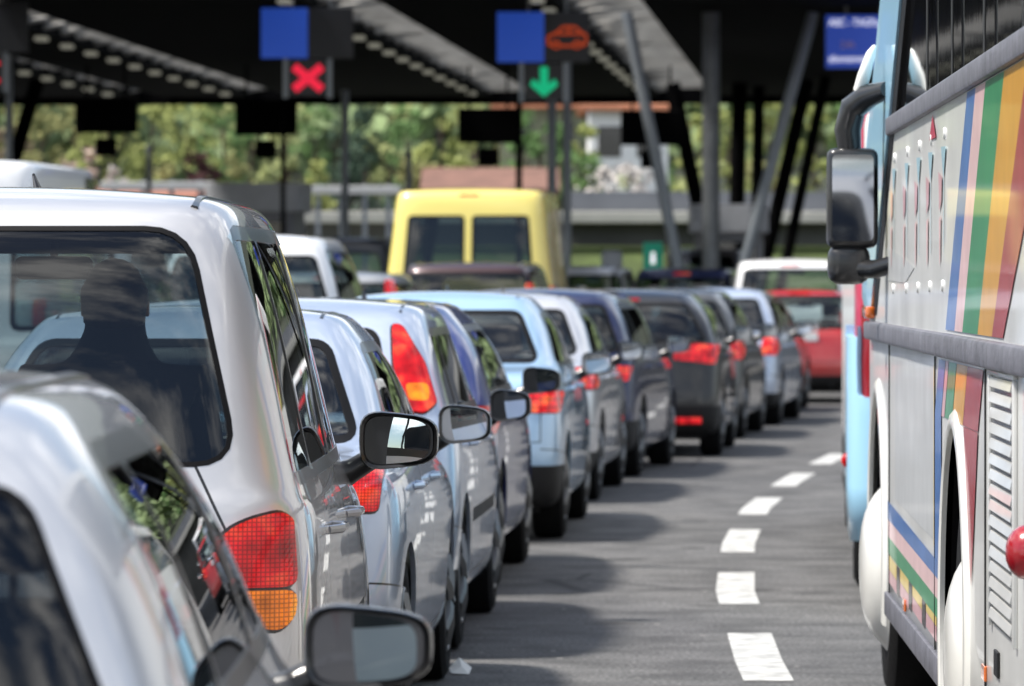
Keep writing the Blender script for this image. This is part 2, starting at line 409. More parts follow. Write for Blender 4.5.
def make_wheel(parent, x, y, r, wd, sgn, name='wheel', rimr=None, steer=0):
    rimr = rimr or r * .64
    b = B(); h = wd / 2
    lathe(b, [(-h * .8, rimr), (-h, rimr + .03), (-h, r * .9), (-h * .82, r * .985), (-h * .3, r), (h * .3, r), (h * .82, r * .985), (h, r * .9), (h, rimr + .03), (h * .8, rimr)], 'X', 40)
    wob = obj(name, b, RUBBER, parent, True); wob.location = (x, y, r); wob.rotation_euler = (0, 0, steer)
    b = B(); o = sgn * h
    lathe(b, [(o * .2, .05), (o * .15, rimr * .96), (o * .95, rimr * 1.01), (o * 1.02, rimr * .98), (o * .9, rimr * .90), (o * .25, rimr * .87)], 'X', 36)
    for k in range(5):
        a = k * 2 * math.pi / 5; c, s_ = math.cos(a), math.sin(a)
        tube(b, [(o * .9, .03 * c, .03 * s_), (o * .95, rimr * .5 * c, rimr * .5 * s_), (o * .8, rimr * .9 * c, rimr * .9 * s_)], [.035, .03, .028], 6)
    lathe(b, [(o * .6, .06), (o * 1.0, .06), (o * 1.05, .03)], 'X', 16)
    obj('rim', b, ALLOY, wob, True)
    return wob

def make_mirror(parent, sgn, x, y, z, w_, h_, m, yaw=8, pitch=0, stalk=None, gm_=None):
    """door mirror: rounded housing with the silvered glass set in its rear face"""
    b = B()
    def ring(fx, fz, yy, n=28):
        r = []
        for k in range(n):
            t = 2 * math.pi * k / n; c, s_ = math.cos(t), math.sin(t); e = .55
            X = math.copysign(abs(c) ** e, c) * w_ / 2 * fx; Z = math.copysign(abs(s_) ** e, s_) * h_ / 2 * fz
            Z *= (1 - .16 * (X * sgn / (w_ / 2)))           # outer end is lower
            r.append(b.verts.new((X, yy, Z)))
        return r
    rs = [ring(.86, .84, .004), ring(.9, .88, -.010), ring(.97, .965, -.014), ring(1, 1, -.002), ring(1.0, 1.0, .03), ring(.93, .92, .075), ring(.72, .7, .11), ring(.3, .3, .125)]
    n = len(rs[0])
    for i in range(len(rs) - 1):
        for k in range(n): b.faces.new((rs[i][k], rs[i][(k + 1) % n], rs[i + 1][(k + 1) % n], rs[i + 1][k]))
    b.faces.new(rs[0]); b.faces.new(rs[-1])
    rim_z = set()
    h = obj('door_mirror', b, [m, TRIM], parent, True)
    for pol in h.data.polygons:
        if pol.center.y < .003: pol.material_index = 1
    cx = x + sgn * (w_ / 2 + .05); h.location = (cx, y, z)
    b = B(); rr = [ring(.85 * f, .83 * f, 0) for f in (1, .8, .6, .4, .2)]; cv = b.verts.new((0, 0, 0))      # convex glass
    for i in range(4):
        for k in range(n): b.faces.new((rr[i][k], rr[i][(k + 1) % n], rr[i + 1][(k + 1) % n], rr[i + 1][k]))
    for k in range(n): b.faces.new((rr[4][k], rr[4][(k + 1) % n], cv))
    for v in b.verts: v.co.y = (v.co.x ** 2 + v.co.z ** 2) / 2.8 - .004
    g = obj('mirror_glass', b, gm_ or MIRR, h, True); g.location = (0, -.004, 0); g.rotation_euler = (R(pitch), 0, sgn * R(yaw) * -1)
    b = B()
    p0 = Vector((x - sgn * .03, y + .05, z - h_ * .55)); 
    tube(b, [p0 + Vector((0, .02, -.03)), p0 + Vector((sgn * .06, .01, .0)), Vector((cx - sgn * w_ * .28, y + .05, z - h_ * .28))], [.05, .034, .03], 10)
    obj('mirror_arm', b, stalk or TRIM, parent, True)
    return h

def interior(parent, p, quality=1, driver=False):
    W = p['W'] / 2; zb = p['belt']; Ln = p['L']; H = p['H']
    yd = Ln * p.get('ws0', .73); yfs = Ln * .50; yrs = Ln * (.24 if p['kind'] != 'sedan' else .30)
    b = B(); box(b, -W * .84, W * .84, yd - .55, yd - .08, zb - .25, zb + .0, .05)
    box(b, -W * .86, W * .86, .25, yd - .1, .26, .30)
    obj('dashboard', b, CABIN, parent, True)
    ty = Ln * p.get('ws1', .55)
    for sx in (-1, 1):
        b = B(); cx = sx * W * .42; sy = yfs
        box(b, cx - .24, cx + .24, sy, sy + .5, .38, .56, .06)
        prism(b, [(sy - .02, .5), (sy + .14, .5), (sy - .04, 1.02), (sy - .16, 1.02)], 'X', cx - .23, cx + .23)
        obj('front_seat', b, SEATM, parent, True)
        b = B(); box(b, cx - .125, cx + .125, sy - .17, sy - .07, 1.10, 1.29, .045, 3)
        for q in (-.05, .05): tube(b, [(cx + q, sy - .12, 1.0), (cx + q, sy - .12, 1.14)], .007, 6)
        obj('headrest', b, SEATM, parent, True)
    b = B(); box(b, -W * .76, W * .76, yrs, yrs + .5, .4, .55, .05)
    prism(b, [(yrs, .5), (yrs + .14, .5), (yrs + .02, min(1.0, zb + .03)), (yrs - .09, min(1.0, zb + .03))], 'X', -W * .76, W * .76)
    obj('rear_bench', b, SEATM, parent, True)
    for sx in (-1, 1):
        b = B(); cx = sx * W * .42; box(b, cx - .12, cx + .12, yrs - .08, yrs + .0, zb + .02, zb + .16, .035, 3)
        obj('headrest', b, SEATM, parent, True)
    b = B(); box(b, -W * .8, W * .8, .22 if p['kind'] != 'sedan' else Ln * .18, yrs - .06, zb - .04, zb - .02)
    obj('parcel_shelf', b, CABIN, parent)
    b = B(); box(b, -.11, .11, ty + .08, ty + .11, H - .23, H - .165, .02, 3)
    tube(b, [(0, ty + .1, H - .17), (0, ty + .12, H - .08)], .012, 6)
    obj('interior_mirror', b, TRIM, parent, True)
    b = B(); pr = [(-.012, .17), (0, .182), (.012, .17), (0, .158)]
    lathe(b, pr, 'Y', 24, closed=True); box(b, -.16, .16, -.01, .01, -.02, .02)
    s = obj('steering_wheel', b, TRIM, parent, True); s.location = (-W * .42, yd - .62, zb - .06); s.rotation_euler = (R(-22), 0, 0)

def car(name, label, cat, group, loc, rz, p):
    root = empty(name, loc, rz, label, cat, group)
    Ln, W, H, k = p['L'], p['W'] / 2, p['H'], p['kind']; zb = p['belt']; P = p['paint']
    loops, cr = body_loops(p)
    me = cage_mesh(loops, H, cr, p.get('lv', 3)); sh = Shell(me)
    side = lambda c, n: abs(c.x) > W * .45 and abs(n.x) > .35
    sidew = lambda c, n: abs(c.x) > W * .45 and abs(n.x) > .12
    rear = lambda c, n: c.y < Ln * .33 and n.y < -.12
    front = lambda c, n: c.y > Ln * .45 and n.y > .12
    wrap = lambda c, n: c.y < .45 and (n.y < -.1 or abs(n.x) > .6)
    rear_low = lambda c, n: c.y < .5
    mids = {}; bodyr = [0]; mlist = [P, TRIM, PLASTIC]
    # wheel arches and low trim
    wr_, wy0, wy1 = p.get('wr_', .31), Ln * p.get('ra', .17), Ln * p.get('fa', .80)
    if p.get('lowtrim', True):
        r = sh.cut('low', [(-W * 1.1, 0), (W * 1.1, 0), (W * 1.1, p.get('bumptrim', .36)), (-W * 1.1, p.get('bumptrim', .36))], 'y', rear_low); bodyr.append(r); mids[r] = 2
    if p.get('moulding'):
        z0, z1 = p['moulding']; r = sh.cut('m', [(wy0 + .42, z0), (wy1 - .42, z0), (wy1 - .42, z1), (wy0 + .42, z1)], 'x', side); bodyr.append(r); mids[r] = 2
    def seam(pts, axis, f, wd=.007):
        for a, b in zip(pts, pts[1:]):
            a, b = Vector(a), Vector(b); e = (b - a).normalized(); n = Vector((-e.y, e.x)) * wd / 2; a, b = a - e * wd * .4, b + e * wd * .4
            r = sh.cut('seam', [a - n, b - n, b + n, a + n], axis, f); bodyr.append(r); mids[r] = 1
    yw0, yw1 = Ln * p.get('ws0', .73), Ln * p.get('ws1', .55)
    yB = Ln * p.get('B', .46); doors = p.get('doors', 4)
    ztop = H - p.get('zt', .15); zlow = zb + .055
    rk = p.get('rake', .12)
    if k == 'sedan': C0, C1 = Ln * .20 + .16, Ln * .30 + .12
    else: C0, C1 = p.get('c0', .46), p.get('c1', rk + .42)
    A0, A1 = yw0 - .22, yw1 - .02
    if p.get('seams', True):
        seam([(A0 - .02, zb - .02), (A0 + .0, .62), (A0 - .08, .3)], 'x', side)
        seam([(yB, zb + .04), (yB, .5), (yB - .01, .3)], 'x', side)
        seam([(A0 - .08, .3), (yB - .01, .3)], 'x', side)
        if doors == 4:
            seam([(yB - .01, .3), (wy0 + .46, .3), (wy0 + .40, .5), (wy0 + .25, .72), (wy0 + .2, zb)], 'x', side)
        seam([(0.02, .56), (wy0 - wr_ - .03, .53)], 'x', side)
        tw = W * .83
        if k == 'sedan': seam([(-tw, zb), (-tw, .60), (tw, .60), (tw, zb)], 'y', rear)
        else: seam([(-tw * .8, zb + .1), (-tw * 1.0, .84), (-tw * .86, .54), (tw * .86, .54), (tw * 1.0, .84), (tw * .8, zb + .1)], 'y', rear)
        fl = [(wy0 - .09, .79), (wy0 + .07, .79), (wy0 + .07, .93), (wy0 - .09, .93), (wy0 - .09, .79)]
        seam([(a, b) for a, b in fl], 'x', lambda c, n: c.x > W * .6, .005)
    # side glass
    o = ccw([(A0, zlow), (A1, ztop), (C1, ztop), (C0, zlow)]); o = rounded(o, [.03, .05, .09, .09] if o[0][0] == A0 else .06, 3)
    of = inset(o, -.02)
    rf = sh.cut('frame', of, 'x', sidew)
    wins = []
    def clip(y0, y1):
        def lo(y): return y
        # trapezoid part of the daylight opening between two posts
        s1 = lambda z: A0 + (A1 - A0) * (z - zlow) / (ztop - zlow); s0 = lambda z: C0 + (C1 - C0) * (z - zlow) / (ztop - zlow)
        zl, zt = zlow + .012, ztop - .015
        pts = []
        for z in (zl, zt):
            a, b = max(y0, s0(z) + .015), min(y1, s1(z) - .015)
            pts.append((a, b, z))
        (a0, b0, z0), (a1, b1, z1) = pts
        if b1 - a1 < .03:
            return [(a0, z0), (b0, z0), ((a1 + b1) / 2, z1 - .04)]
        return [(a0, z0), (b0, z0), (b1, z1), (a1, z1)]
    if doors == 4:
        q = p.get('q', wy0 + .24)
        cuts = [(yB + .035, 9), (q + .03, yB - .035), (-1, q)]
        if q - max(C0, C1) < .12: cuts = [(yB + .035, 9), (-1, yB - .035)]
    else: cuts = [(yB + .035, 9), (-1, yB - .035)]
    for c in cuts: wins.append(sh.cut('win', rounded(ccw(clip(*c)), .035, 3), 'x', sidew))
    # rear glass
    if k == 'sedan':
        rz0, rz1, rw0, rw1 = zb + .075, H - .13, W * .76, W * .60
    else:
        rz0, rz1, rw0, rw1 = p.get('rz0', zb + .04), p.get('rz1', H - .14), p.get('rw0', W * .83), p.get('rw1', W * (p.get('roofw', .74) - .06))
    rg = rounded([(-rw0, rz0), (rw0, rz0), (rw1, rz1), (-rw1, rz1)], p.get('rrad', .055), 5)
    split = p.get('split')
    if split:
        rr1 = sh.cut('rframe', inset(rounded([(.06, rz0), (rw0, rz0), (rw1, rz1), (.06, rz1)], .05, 4), -.015), 'y', rear)
        rr2 = sh.cut('rframe', inset(rounded([(-.06, rz0), (-rw0, rz0), (-rw1, rz1), (-.06, rz1)], .05, 4), -.015), 'y', rear)
        g1 = sh.cut('rg', rounded([(.08, rz0 + .02), (rw0 - .02, rz0 + .02), (rw1 - .02, rz1 - .02), (.08, rz1 - .02)], .045, 4), 'y', rear)
        g2 = sh.cut('rg', rounded([(-.08, rz0 + .02), (-rw0 + .02, rz0 + .02), (-rw1 + .02, rz1 - .02), (-.08, rz1 - .02)], .045, 4), 'y', rear)
        rfs, rgs = [rr1, rr2], [g1, g2]
    else:
        rfs = [sh.cut('rframe', inset(rg, -p.get('seal', .014)), 'y', rear)]; rgs = [sh.cut('rg', inset(rg, p.get('frit', .012)), 'y', rear)]
    # windscreen
    fg = rounded([(-W * .82, zb + .045), (W * .82, zb + .045), (W * .60, H - .12), (-W * .60, H - .12)], .08, 4)
    ff = sh.cut('ff', inset(fg, -.01), 'y', front); fgr = sh.cut('fg', inset(fg, .03), 'y', front)
    # lamps
    lamps = []
    for nm, poly, m in p['lamps']:
        for sx in (1, -1):
            pl = [(x * sx, z) for x, z in poly]; rim = sh.cut('lrim', inset(rounded(ccw(pl), p.get('lrad', .02), 3), -p.get('lgap', .008)), 'y', wrap)
            bodyr.append(rim); mids[rim] = 1
    for nm, poly, m in p['lamps']:
        for sx in (1, -1):
            pl = [(x * sx, z) for x, z in poly]; lamps.append((nm, sh.cut(nm, rounded(ccw(pl), p.get('lrad', .02), 3), 'y', wrap), m))
    hl = []
    for sx in (1, -1): hl.append(sh.cut('hl', rounded([(sx * W * .5, hd_ := .62), (sx * W * .93, .66), (sx * W * .93, .78), (sx * W * .5, .72)], .03, 3) if sx > 0 else rounded([(sx * W * .93, .66), (sx * W * .5, .62), (sx * W * .5, .72), (sx * W * .93, .78)], .03, 3), 'y', lambda c, n: c.y > Ln - .6 and n.y > -.2))
    gr = sh.cut('grille', rounded([(-W * .42, .58), (W * .42, .58), (W * .46, .70), (-W * .46, .70)], .03, 3), 'y', lambda c, n: c.y > Ln - .5); bodyr.append(gr); mids[gr] = 1
    # arches last
    ar = []
    for cy in (wy0, wy1): ar.append(sh.cut('arch', arc_poly(cy, wr_, wr_ + .045, 16), 'x', lambda c, n: abs(c.x) > W * .5))
    body = sh.part(bodyr, 'body', mlist, root, 0, .018, mids=mids)
    for s_ in (1, -1):
        fr = sh.part(rf, 'window_frame', TRIM, root, -.002, .012, side=s_)
        for wi in wins: sh.part(wi, 'side_window', p.get('sglass', GL_SIDE), root, -.005, 0, side=s_)
    for r in rfs: sh.part(r, 'rear_window_seal', SEAL, root, .001, .01)
    for r in rgs: sh.part(r, 'rear_window', p.get('rglass', GL_TINT), root, -.001, 0)
    sh.part(ff, 'windscreen_seal', TRIM, root, 0, .01); sh.part(fgr, 'windscreen', GL_CLEAR, root, -.002, 0)
    for nm, r, m in lamps: sh.part(r, nm, m, root, p.get('loff', .010), .02)
    for r in hl: sh.part(r, 'headlight', CLEAR, root, .004, .02)
    # wheel housings
    for cy in (wy0, wy1):
        for s_ in (1, -1):
            b = B(); n = 14; rr = wr_ + .05; xo, xi = s_ * (W - .10), s_ * (W - .36)
            A = [b.verts.new((xo, cy + rr * math.cos(math.pi * i / n), wr_ + rr * math.sin(math.pi * i / n))) for i in range(n + 1)]
            D = [b.verts.new((xi, v.co.y, v.co.z)) for v in A]
            for i in range(n): b.faces.new((A[i], A[i + 1], D[i + 1], D[i]))
            b.faces.new(D)
            obj('wheel_housing', b, PLASTIC, root, True)
            make_wheel(root, s_ * (W - .125 + p.get('track', 0)), cy, wr_, p.get('tw', .195), s_, steer=p.get('steer', 0) if cy == wy1 else 0)
    # handles
    for hy in ([yB + .09, wy0 + .33] if doors == 4 else [yB + .1]):
        if hy > yB and doors == 4: hy = yB + .08
        for s_ in (1, -1):
            hit = sh.tree.ray_cast(Vector((s_ * 3, hy + .1, zb - .10)), Vector((-s_, 0, 0)))
            if hit[0]:
                hx = hit[0].x; b = B(); tube(b, [(hx - s_ * .004, hy, zb - .10), (hx + s_ * .028, hy + .03, zb - .097), (hx + s_ * .032, hy + .13, zb - .095), (hx - s_ * .004, hy + .17, zb - .095)], [.011, .012, .012, .011], 8)
                obj('door_handle', b, p.get('handle', P), root, True)
    # number plate and badge, wiper, antenna
    pz = p.get('plate_z', .44 if k != 'sedan' else .74); hit = sh.tree.ray_cast(Vector((0, -2, pz)), Vector((0, 1, 0)))
    if hit[0]:
        py = hit[0].y; b = B(); box(b, -.26, .26, py - .018, py - .004, pz - .055, pz + .055, .006); obj('number_plate', b, PLATE, root)
    if k != 'sedan':
        hit = sh.tree.ray_cast(Vector((0, -2, rz0 + .03)), Vector((0, 1, 0)))
        if hit[0] and not split:
            y = hit[0].y; b = B(); tube(b, [(0, y - .02, rz0 - .02), (.02, y - .035, rz0 + .02), (.34, y - .03, rz0 + .06)], [.02, .011, .006], 8)
            obj('rear_wiper', b, TRIM, root, True)
    if p.get('antenna', True):
        ya = p.get('ant_y', yw1 - .15 if not p.get('ant_rear') else rk + .5)
        hit = sh.tree.ray_cast(Vector((0, ya, 4)), Vector((0, 0, -1)))
        if hit[0]:
            z = hit[0].z; b = B(); tube(b, [(0, ya, z - .01), (0, ya - .02, z + .02), (0, ya - p.get('ant_l', .14), z + p.get('ant_h', .06))], [.02, .012, .004], 8)
            obj('antenna', b, TRIM, root, True)
    if p.get('brake3'):
        z3 = p['brake3']; hit = sh.tree.ray_cast(Vector((0, -2, z3)), Vector((0, 1, 0)))
        if hit[0]: b = B(); box(b, -.13, .13, hit[0].y - .012, hit[0].y + .02, z3 - .014, z3 + .014, .005); obj('brake_light', b, REDF, root)
    mz = p.get('mz', zb + .09); my = p.get('my', yw0 - .30)
    hit = sh.tree.ray_cast(Vector((3, my, zb + .02)), Vector((-1, 0, 0)))
    mxx = hit[0].x if hit[0] else W * .95
    for s_ in (1, -1):
        make_mirror(root, s_, s_ * mxx, my, mz, p.get('mw', .20), p.get('mh', .14), p.get('mmat', P), yaw=p.get('myaw', 8), pitch=p.get('mpitch', 2), gm_=p.get('mirm'))
    # roof seams / rails
    for s_ in (1, -1):
        pts = []
        xr = W * (p.get('roofw', .74) - .13)
        y0, y1 = (rk + .24 if k != 'sedan' else Ln * .31 + .08), yw1 - .12
        for i in range(13):
            y = y0 + (y1 - y0) * i / 12; hit = sh.tree.ray_cast(Vector((s_ * xr, y, 4)), Vector((0, 0, -1)))
            if hit[0]: pts.append(hit[0] + Vector((0, 0, -.007)))
        if len(pts) > 3: b = B(); tube(b, pts, p.get('railr', .011), 6); obj('roof_strip', b, p.get('railm', TRIM), root, True)
    # under-body and interior
    b = B(); box(b, -W * .8, W * .8, .3, Ln - .4, .17, .22); tube(b, [(W * .5, .5, .25), (W * .5, .05, .24)], .025, 10); obj('underbody', b, PLASTIC, root)
    interior(root, p)
    if p.get('rear_low_black'): pass
    sh.bm.free(); sh.ref.free()
    return root

# ------------------------------------------------------------------ the setting: ground, road, markings
XR = [(5, -.30), (6.5, -.32), (12.3, -.47), (16, -.42), (17.6, -.40), (21.8, -.24), (26.6, -.02), (31.8, .27), (37.5, .68), (42, 1.05), (47.5, 1.72), (52.5, 2.3), (57.5, 2.9), (63, 3.6), (68, 4.35), (75, 5.3), (90, 7.5), (120, 12.5)]
def lane(d):
    for (a, x), (b, y) in zip(XR, XR[1:]):
        if d <= b: return x + (y - x) * (d - a) / (b - a)
    return XR[-1][1]
def heading(d, span=4.): return math.atan2(lane(d + span) - lane(d), span)

def ground_mat():
    m = bpy.data.materials.new('asphalt'); m.use_nodes = True; t = m.node_tree; b = t.nodes['Principled BSDF']; lk = t.links.new
    tcn = t.nodes.new('ShaderNodeTexCoord')
    def noise_(sc, det, src=None):
        n = t.nodes.new('ShaderNodeTexNoise'); n.inputs['Scale'].default_value = sc; n.inputs['Detail'].default_value = det; lk(src or tcn.outputs['Object'], n.inputs[0]); return n
    mpn = t.nodes.new('ShaderNodeMapping'); mpn.inputs['Scale'].default_value = (1, .45, 1); lk(tcn.outputs['Object'], mpn.inputs[0])
    a = noise_(.5, 6, mpn.outputs[0]); g = noise_(55, 4); s = noise_(2.3, 5)
    r = t.nodes.new('ShaderNodeValToRGB'); r.color_ramp.elements[0].color = (.058, .058, .060, 1); r.color_ramp.elements[1].color = (.108, .106, .103, 1); r.color_ramp.elements[0].position = .3; r.color_ramp.elements[1].position = .7
    lk(a.outputs['Fac'], r.inputs[0])
    r2 = t.nodes.new('ShaderNodeValToRGB'); r2.color_ramp.elements[0].color = (.4, .4, .4, 1); r2.color_ramp.elements[1].color = (1.75, 1.75, 1.75, 1); r2.color_ramp.elements[0].position = .35; r2.color_ramp.elements[1].position = .68
    lk(g.outputs['Fac'], r2.inputs[0])
    m1 = t.nodes.new('ShaderNodeMixRGB'); m1.blend_type = 'MULTIPLY'; m1.inputs[0].default_value = 1; lk(r.outputs[0], m1.inputs[1]); lk(r2.outputs[0], m1.inputs[2])
    r3 = t.nodes.new('ShaderNodeValToRGB'); r3.color_ramp.elements[0].color = (.62, .62, .62, 1); r3.color_ramp.elements[1].color = (1.2, 1.2, 1.2, 1); r3.color_ramp.elements[0].position = .36; r3.color_ramp.elements[1].position = .6
    lk(s.outputs['Fac'], r3.inputs[0])
    m2 = t.nodes.new('ShaderNodeMixRGB'); m2.blend_type = 'MULTIPLY'; m2.inputs[0].default_value = 1; lk(m1.outputs[0], m2.inputs[1]); lk(r3.outputs[0], m2.inputs[2]); 
    # oil drips, pale chips and a few sealed cracks
    def spots(sc, lo, hi, colr, prev, inv=False, dist='F1'):
        v = t.nodes.new('ShaderNodeTexVoronoi'); v.inputs['Scale'].default_value = sc; v.feature = dist; lk(tcn.outputs['Object'], v.inputs[0])
        q = t.nodes.new('ShaderNodeMapRange'); q.inputs[1].default_value = lo; q.inputs[2].default_value = hi; q.inputs[3].default_value = 1; q.inputs[4].default_value = 0; lk(v.outputs['Distance'], q.inputs[0])
        f = t.nodes.new('ShaderNodeMath'); f.operation = 'MULTIPLY'; lk(q.outputs[0], f.inputs[0]); nn = noise_(sc * .31, 2); gt = t.nodes.new('ShaderNodeMath'); gt.operation = 'GREATER_THAN'; gt.inputs[1].default_value = .55; lk(nn.outputs['Fac'], gt.inputs[0]); lk(gt.outputs[0], f.inputs[1])
        m = t.nodes.new('ShaderNodeMixRGB'); lk(f.outputs[0], m.inputs[0]); lk(prev.outputs[0], m.inputs[1]); m.inputs[2].default_value = colr; return m
    m3 = spots(1.7, .10, .26, (.028, .027, .026, 1), m2); m4 = spots(5, .05, .10, (.30, .29, .27, 1), m3); m5 = spots(.45, .002, .012, (.02, .02, .02, 1), m4, dist='DISTANCE_TO_EDGE')
    lk(m5.outputs[0], b.inputs['Base Color'])
    b.inputs['Roughness'].default_value = .82
    bp = t.nodes.new('ShaderNodeBump'); bp.inputs['Strength'].default_value = .6; bp.inputs['Distance'].default_value = .006; lk(g.outputs['Fac'], bp.inputs['Height']); lk(bp.outputs[0], b.inputs['Normal'])
    return m
ASPH = ground_mat()
GRASS = mat('grass', (.022, .028, .014), .95, bump=.6, bscale=8, var=.45, vscale=.25)
def sheet(name, x0, x1, y0, y1, z, m):
    b = B(); vs = [b.verts.new(p) for p in ((x0, y0, z), (x1, y0, z), (x1, y1, z), (x0, y1, z))]; b.faces.new(vs); return tag(obj(name, b, m), kind='structure')
sheet('ground', -1500, 1500, -300, 3000, -.02, GRASS)
sheet('road', -90, 260, -80, 172, 0, ASPH)
WLINE = mat('road_paint', (.43, .43, .415), .65, var=.5, vscale=9, bump=.4, bscale=60)
def ribbon(b, pts, wd, z):
    prev = None
    for i, p in enumerate(pts):
        p = Vector((*p, z)); t = (Vector((*pts[min(i + 1, len(pts) - 1)], z)) - Vector((*pts[max(i - 1, 0)], z))).normalized(); n = Vector((t.y, -t.x, 0)) * wd / 2
        cur = (b.verts.new(p - n), b.verts.new(p + n))
        if prev: b.faces.new((prev[0], prev[1], cur[1], cur[0]))
        prev = cur
DX = [(12, 1.0), (17, .98), (21.7, 1.03), (26.6, 1.14), (31.4, 1.36), (36.2, 1.68), (41.1, 2.16), (45.3, 2.65), (52, 3.5), (60, 4.7), (70, 6.4), (85, 9)]
def dline(d):
    for (a, x), (b_, y) in zip(DX, DX[1:]):
        if d <= b_: return x + (y - x) * (d - a) / (b_ - a)
    return DX[-1][1]
for off in (0, -3.3, -6.5):
    b = B(); d0 = 22.0 - 4.93 * 2 + (0 if off == 0 else 1.2)
    while d0 < 84:
        ribbon(b, [(dline(d0 - 1.4 + 2.8 * k / 5) + off - .02, d0 - 1.4 + 2.8 * k / 5) for k in range(6)], .195, .004); d0 += 4.93
    tag(obj('lane_marking', b, WLINE), kind='structure')
b = B(); ribbon(b, [(dline(d) + 3.4, d) for d in range(8, 84, 2)], .15, .004); tag(obj('edge_line', b, WLINE), kind='structure')

b = B(); vs = [b.verts.new(p) for p in ((-.04, -.05, .006), (.03, -.06, .002), (.04, .05, .02), (-.01, .07, .06), (-.05, .02, .02))]; c0_ = b.verts.new((0, 0, .03))
for i in range(5): b.faces.new((vs[i], vs[(i + 1) % 5], c0_))
pp = obj('paper_scrap', b, mat('paper', (.75, .75, .73), .8)); pp.location = (-.20, 21.0, .002); tag(pp, 'small crumpled white paper scrap on the asphalt beside the silver blue saloon wheel', 'litter')

# ------------------------------------------------------------------ cars
SILVER = paint('silver_paint', (.66, .67, .70)); SILV2 = paint('warm_silver_paint', (.62, .62, .635)); SBLUE = paint('silver_blue_paint', (.50, .58, .72)); LBLUE = paint('light_blue_paint', (.38, .58, .80), .35)
NAVY = paint('navy_paint', (.012, .02, .075), .3); DBLUE = paint('deep_blue_paint', (.03, .05, .22), .3); BLACK = paint('black_paint', (.003, .0035, .006), .0); GREY = paint('grey_paint', (.10, .105, .11)); LGREY = paint('pale_grey_paint', (.36, .37, .38))
WHITE = paint('white_paint', (.78, .79, .80), .0); REDP = paint('red_paint', (.50, .010, .014), .1); DRED = paint('dark_red_paint', (.20, .012, .02), .3); BURG = paint('burgundy_paint', (.045, .018, .022), .3); YEL = paint('yellow_paint', (.84, .70, .17), .0, dirt=.2)

def place(name, label, cat, d, right, p, rz=None, group='cars queueing in the lane beside the dashed line'):
    h = heading(d) if rz is None else rz
    cx = right - p['W'] / 2 * math.cos(h)
    return car(name, label, cat, group, (cx, d, 0), -h, p)

LBOX = [('tail_light', [(.50, .80), (.80, .79), (.82, .93), (.50, .94)], RED)]
hatch = dict(kind='hatch', L=3.95, W=1.68, H=1.45, belt=.93, paint=SILVER, lamps=LBOX)
def S(**k): d = dict(hatch); d.update(k); return d

place('parked_hatchback'.replace('parked_', ''), 'silver hatchback nearest the camera, cut off by the lower left corner', 'car', 6.35, -.335,
      S(lv=3, roofw=.73, zt=.115, seal=.008, frit=.002, mmat=paint('mirror_grey_paint', (.13, .13, .15)), mw=.215, mh=.135, mz=.945, my=2.45, myaw=26, mpitch=1.5, mirm=mat('dark_tint_mirror', (.30, .34, .33), .02, metal=1), paint=SILVER, H=1.435, railr=.016, c1=.62, c0=.42, rglass=GL_DARK, handle=SILVER), rz=.0)  # door mirror glass with its own darker tint
mpv = S(kind='hatch', lv=3, L=4.05, W=1.74, H=1.79, belt=1.03, hood=.92, paint=SILV2, zt=.12, roofw=.765, rake=.22, rz0=1.13, rz1=1.675, rw0=.675, rw1=.545, sglass=glass('minivan_side_glass', (.86, .89, .88)), rrad=.10, ws0=.77, ws1=.62,
        c0=.34, c1=.48, mw=.225, mh=.155, mz=1.105, my=2.70, mmat=TRIM, myaw=22, mpitch=-3.6, moulding=(.60, .66), ant_y=2.2, railr=.014, lrad=.03, loff=.012, frit=.001, seal=.011, rglass=glass('minivan_rear_glass', (.30, .36, .38)),
        lamps=[('tail_light', [(.626, .932), (.66, .974), (.712, .998), (.775, 1.012), (.800, .995), (.812, .838), (.68, .839), (.645, .872)], RED),
               ('indicator_light', [(.682, .832), (.812, .831), (.806, .765), (.775, .736), (.725, .748), (.698, .785)], AMBER)])
minivan = place('minivan', 'silver minivan with red and amber tail light and black door mirror', 'minivan', 12.3, -.455, mpv, rz=.014)
place('saloon_car', 'silver blue saloon with square red tail light just ahead of the silver minivan', 'car', 17.5, -.37,
      S(kind='sedan', lv=3, L=4.1, W=1.68, H=1.47, belt=.94, paint=SBLUE, mmat=SILVER, mz=1.02, mw=.20, my=2.45, roofw=.69, myaw=12, lamps=[('tail_light', [(.52, .80), (.755, .79), (.765, .93), (.52, .94)], RED)]), rz=.045)
place('hatchback', 'silver blue hatchback with tall curved red tail light beside its rear window', 'car', 21.8, -.22,
      S(lv=3, L=4.0, W=1.70, H=1.49, belt=.96, paint=SBLUE, roofw=.80, rake=.30, wr=.97, rz0=1.03, rz1=1.35, rw0=.56, rw1=.48, mmat=TRIM, mz=.99, mw=.19, my=2.5, myaw=26, mpitch=3, c0=.50, c1=.62,
        lamps=[('tail_light', [(.545, 1.375), (.585, 1.37), (.685, 1.22), (.745, 1.05), (.70, 1.01), (.625, 1.025), (.565, 1.2)], RED), ('indicator_light', [(.635, 1.06), (.715, 1.06), (.705, 1.13), (.615, 1.13)], AMBER)], moulding=(.52, .58)), rz=.052)
place('hatchback', 'deep blue hatchback with black door mirror, ahead of the one with tall tail lights', 'car', 26.3, -.075,
      S(lv=3, L=3.9, W=1.66, H=1.47, belt=.95, paint=DBLUE, roofw=.68, rake=.3, mmat=TRIM, mz=1.02, mw=.21, my=2.6, myaw=26, mpitch=3, mirm=mat('dark_tint_mirror')), rz=.06)
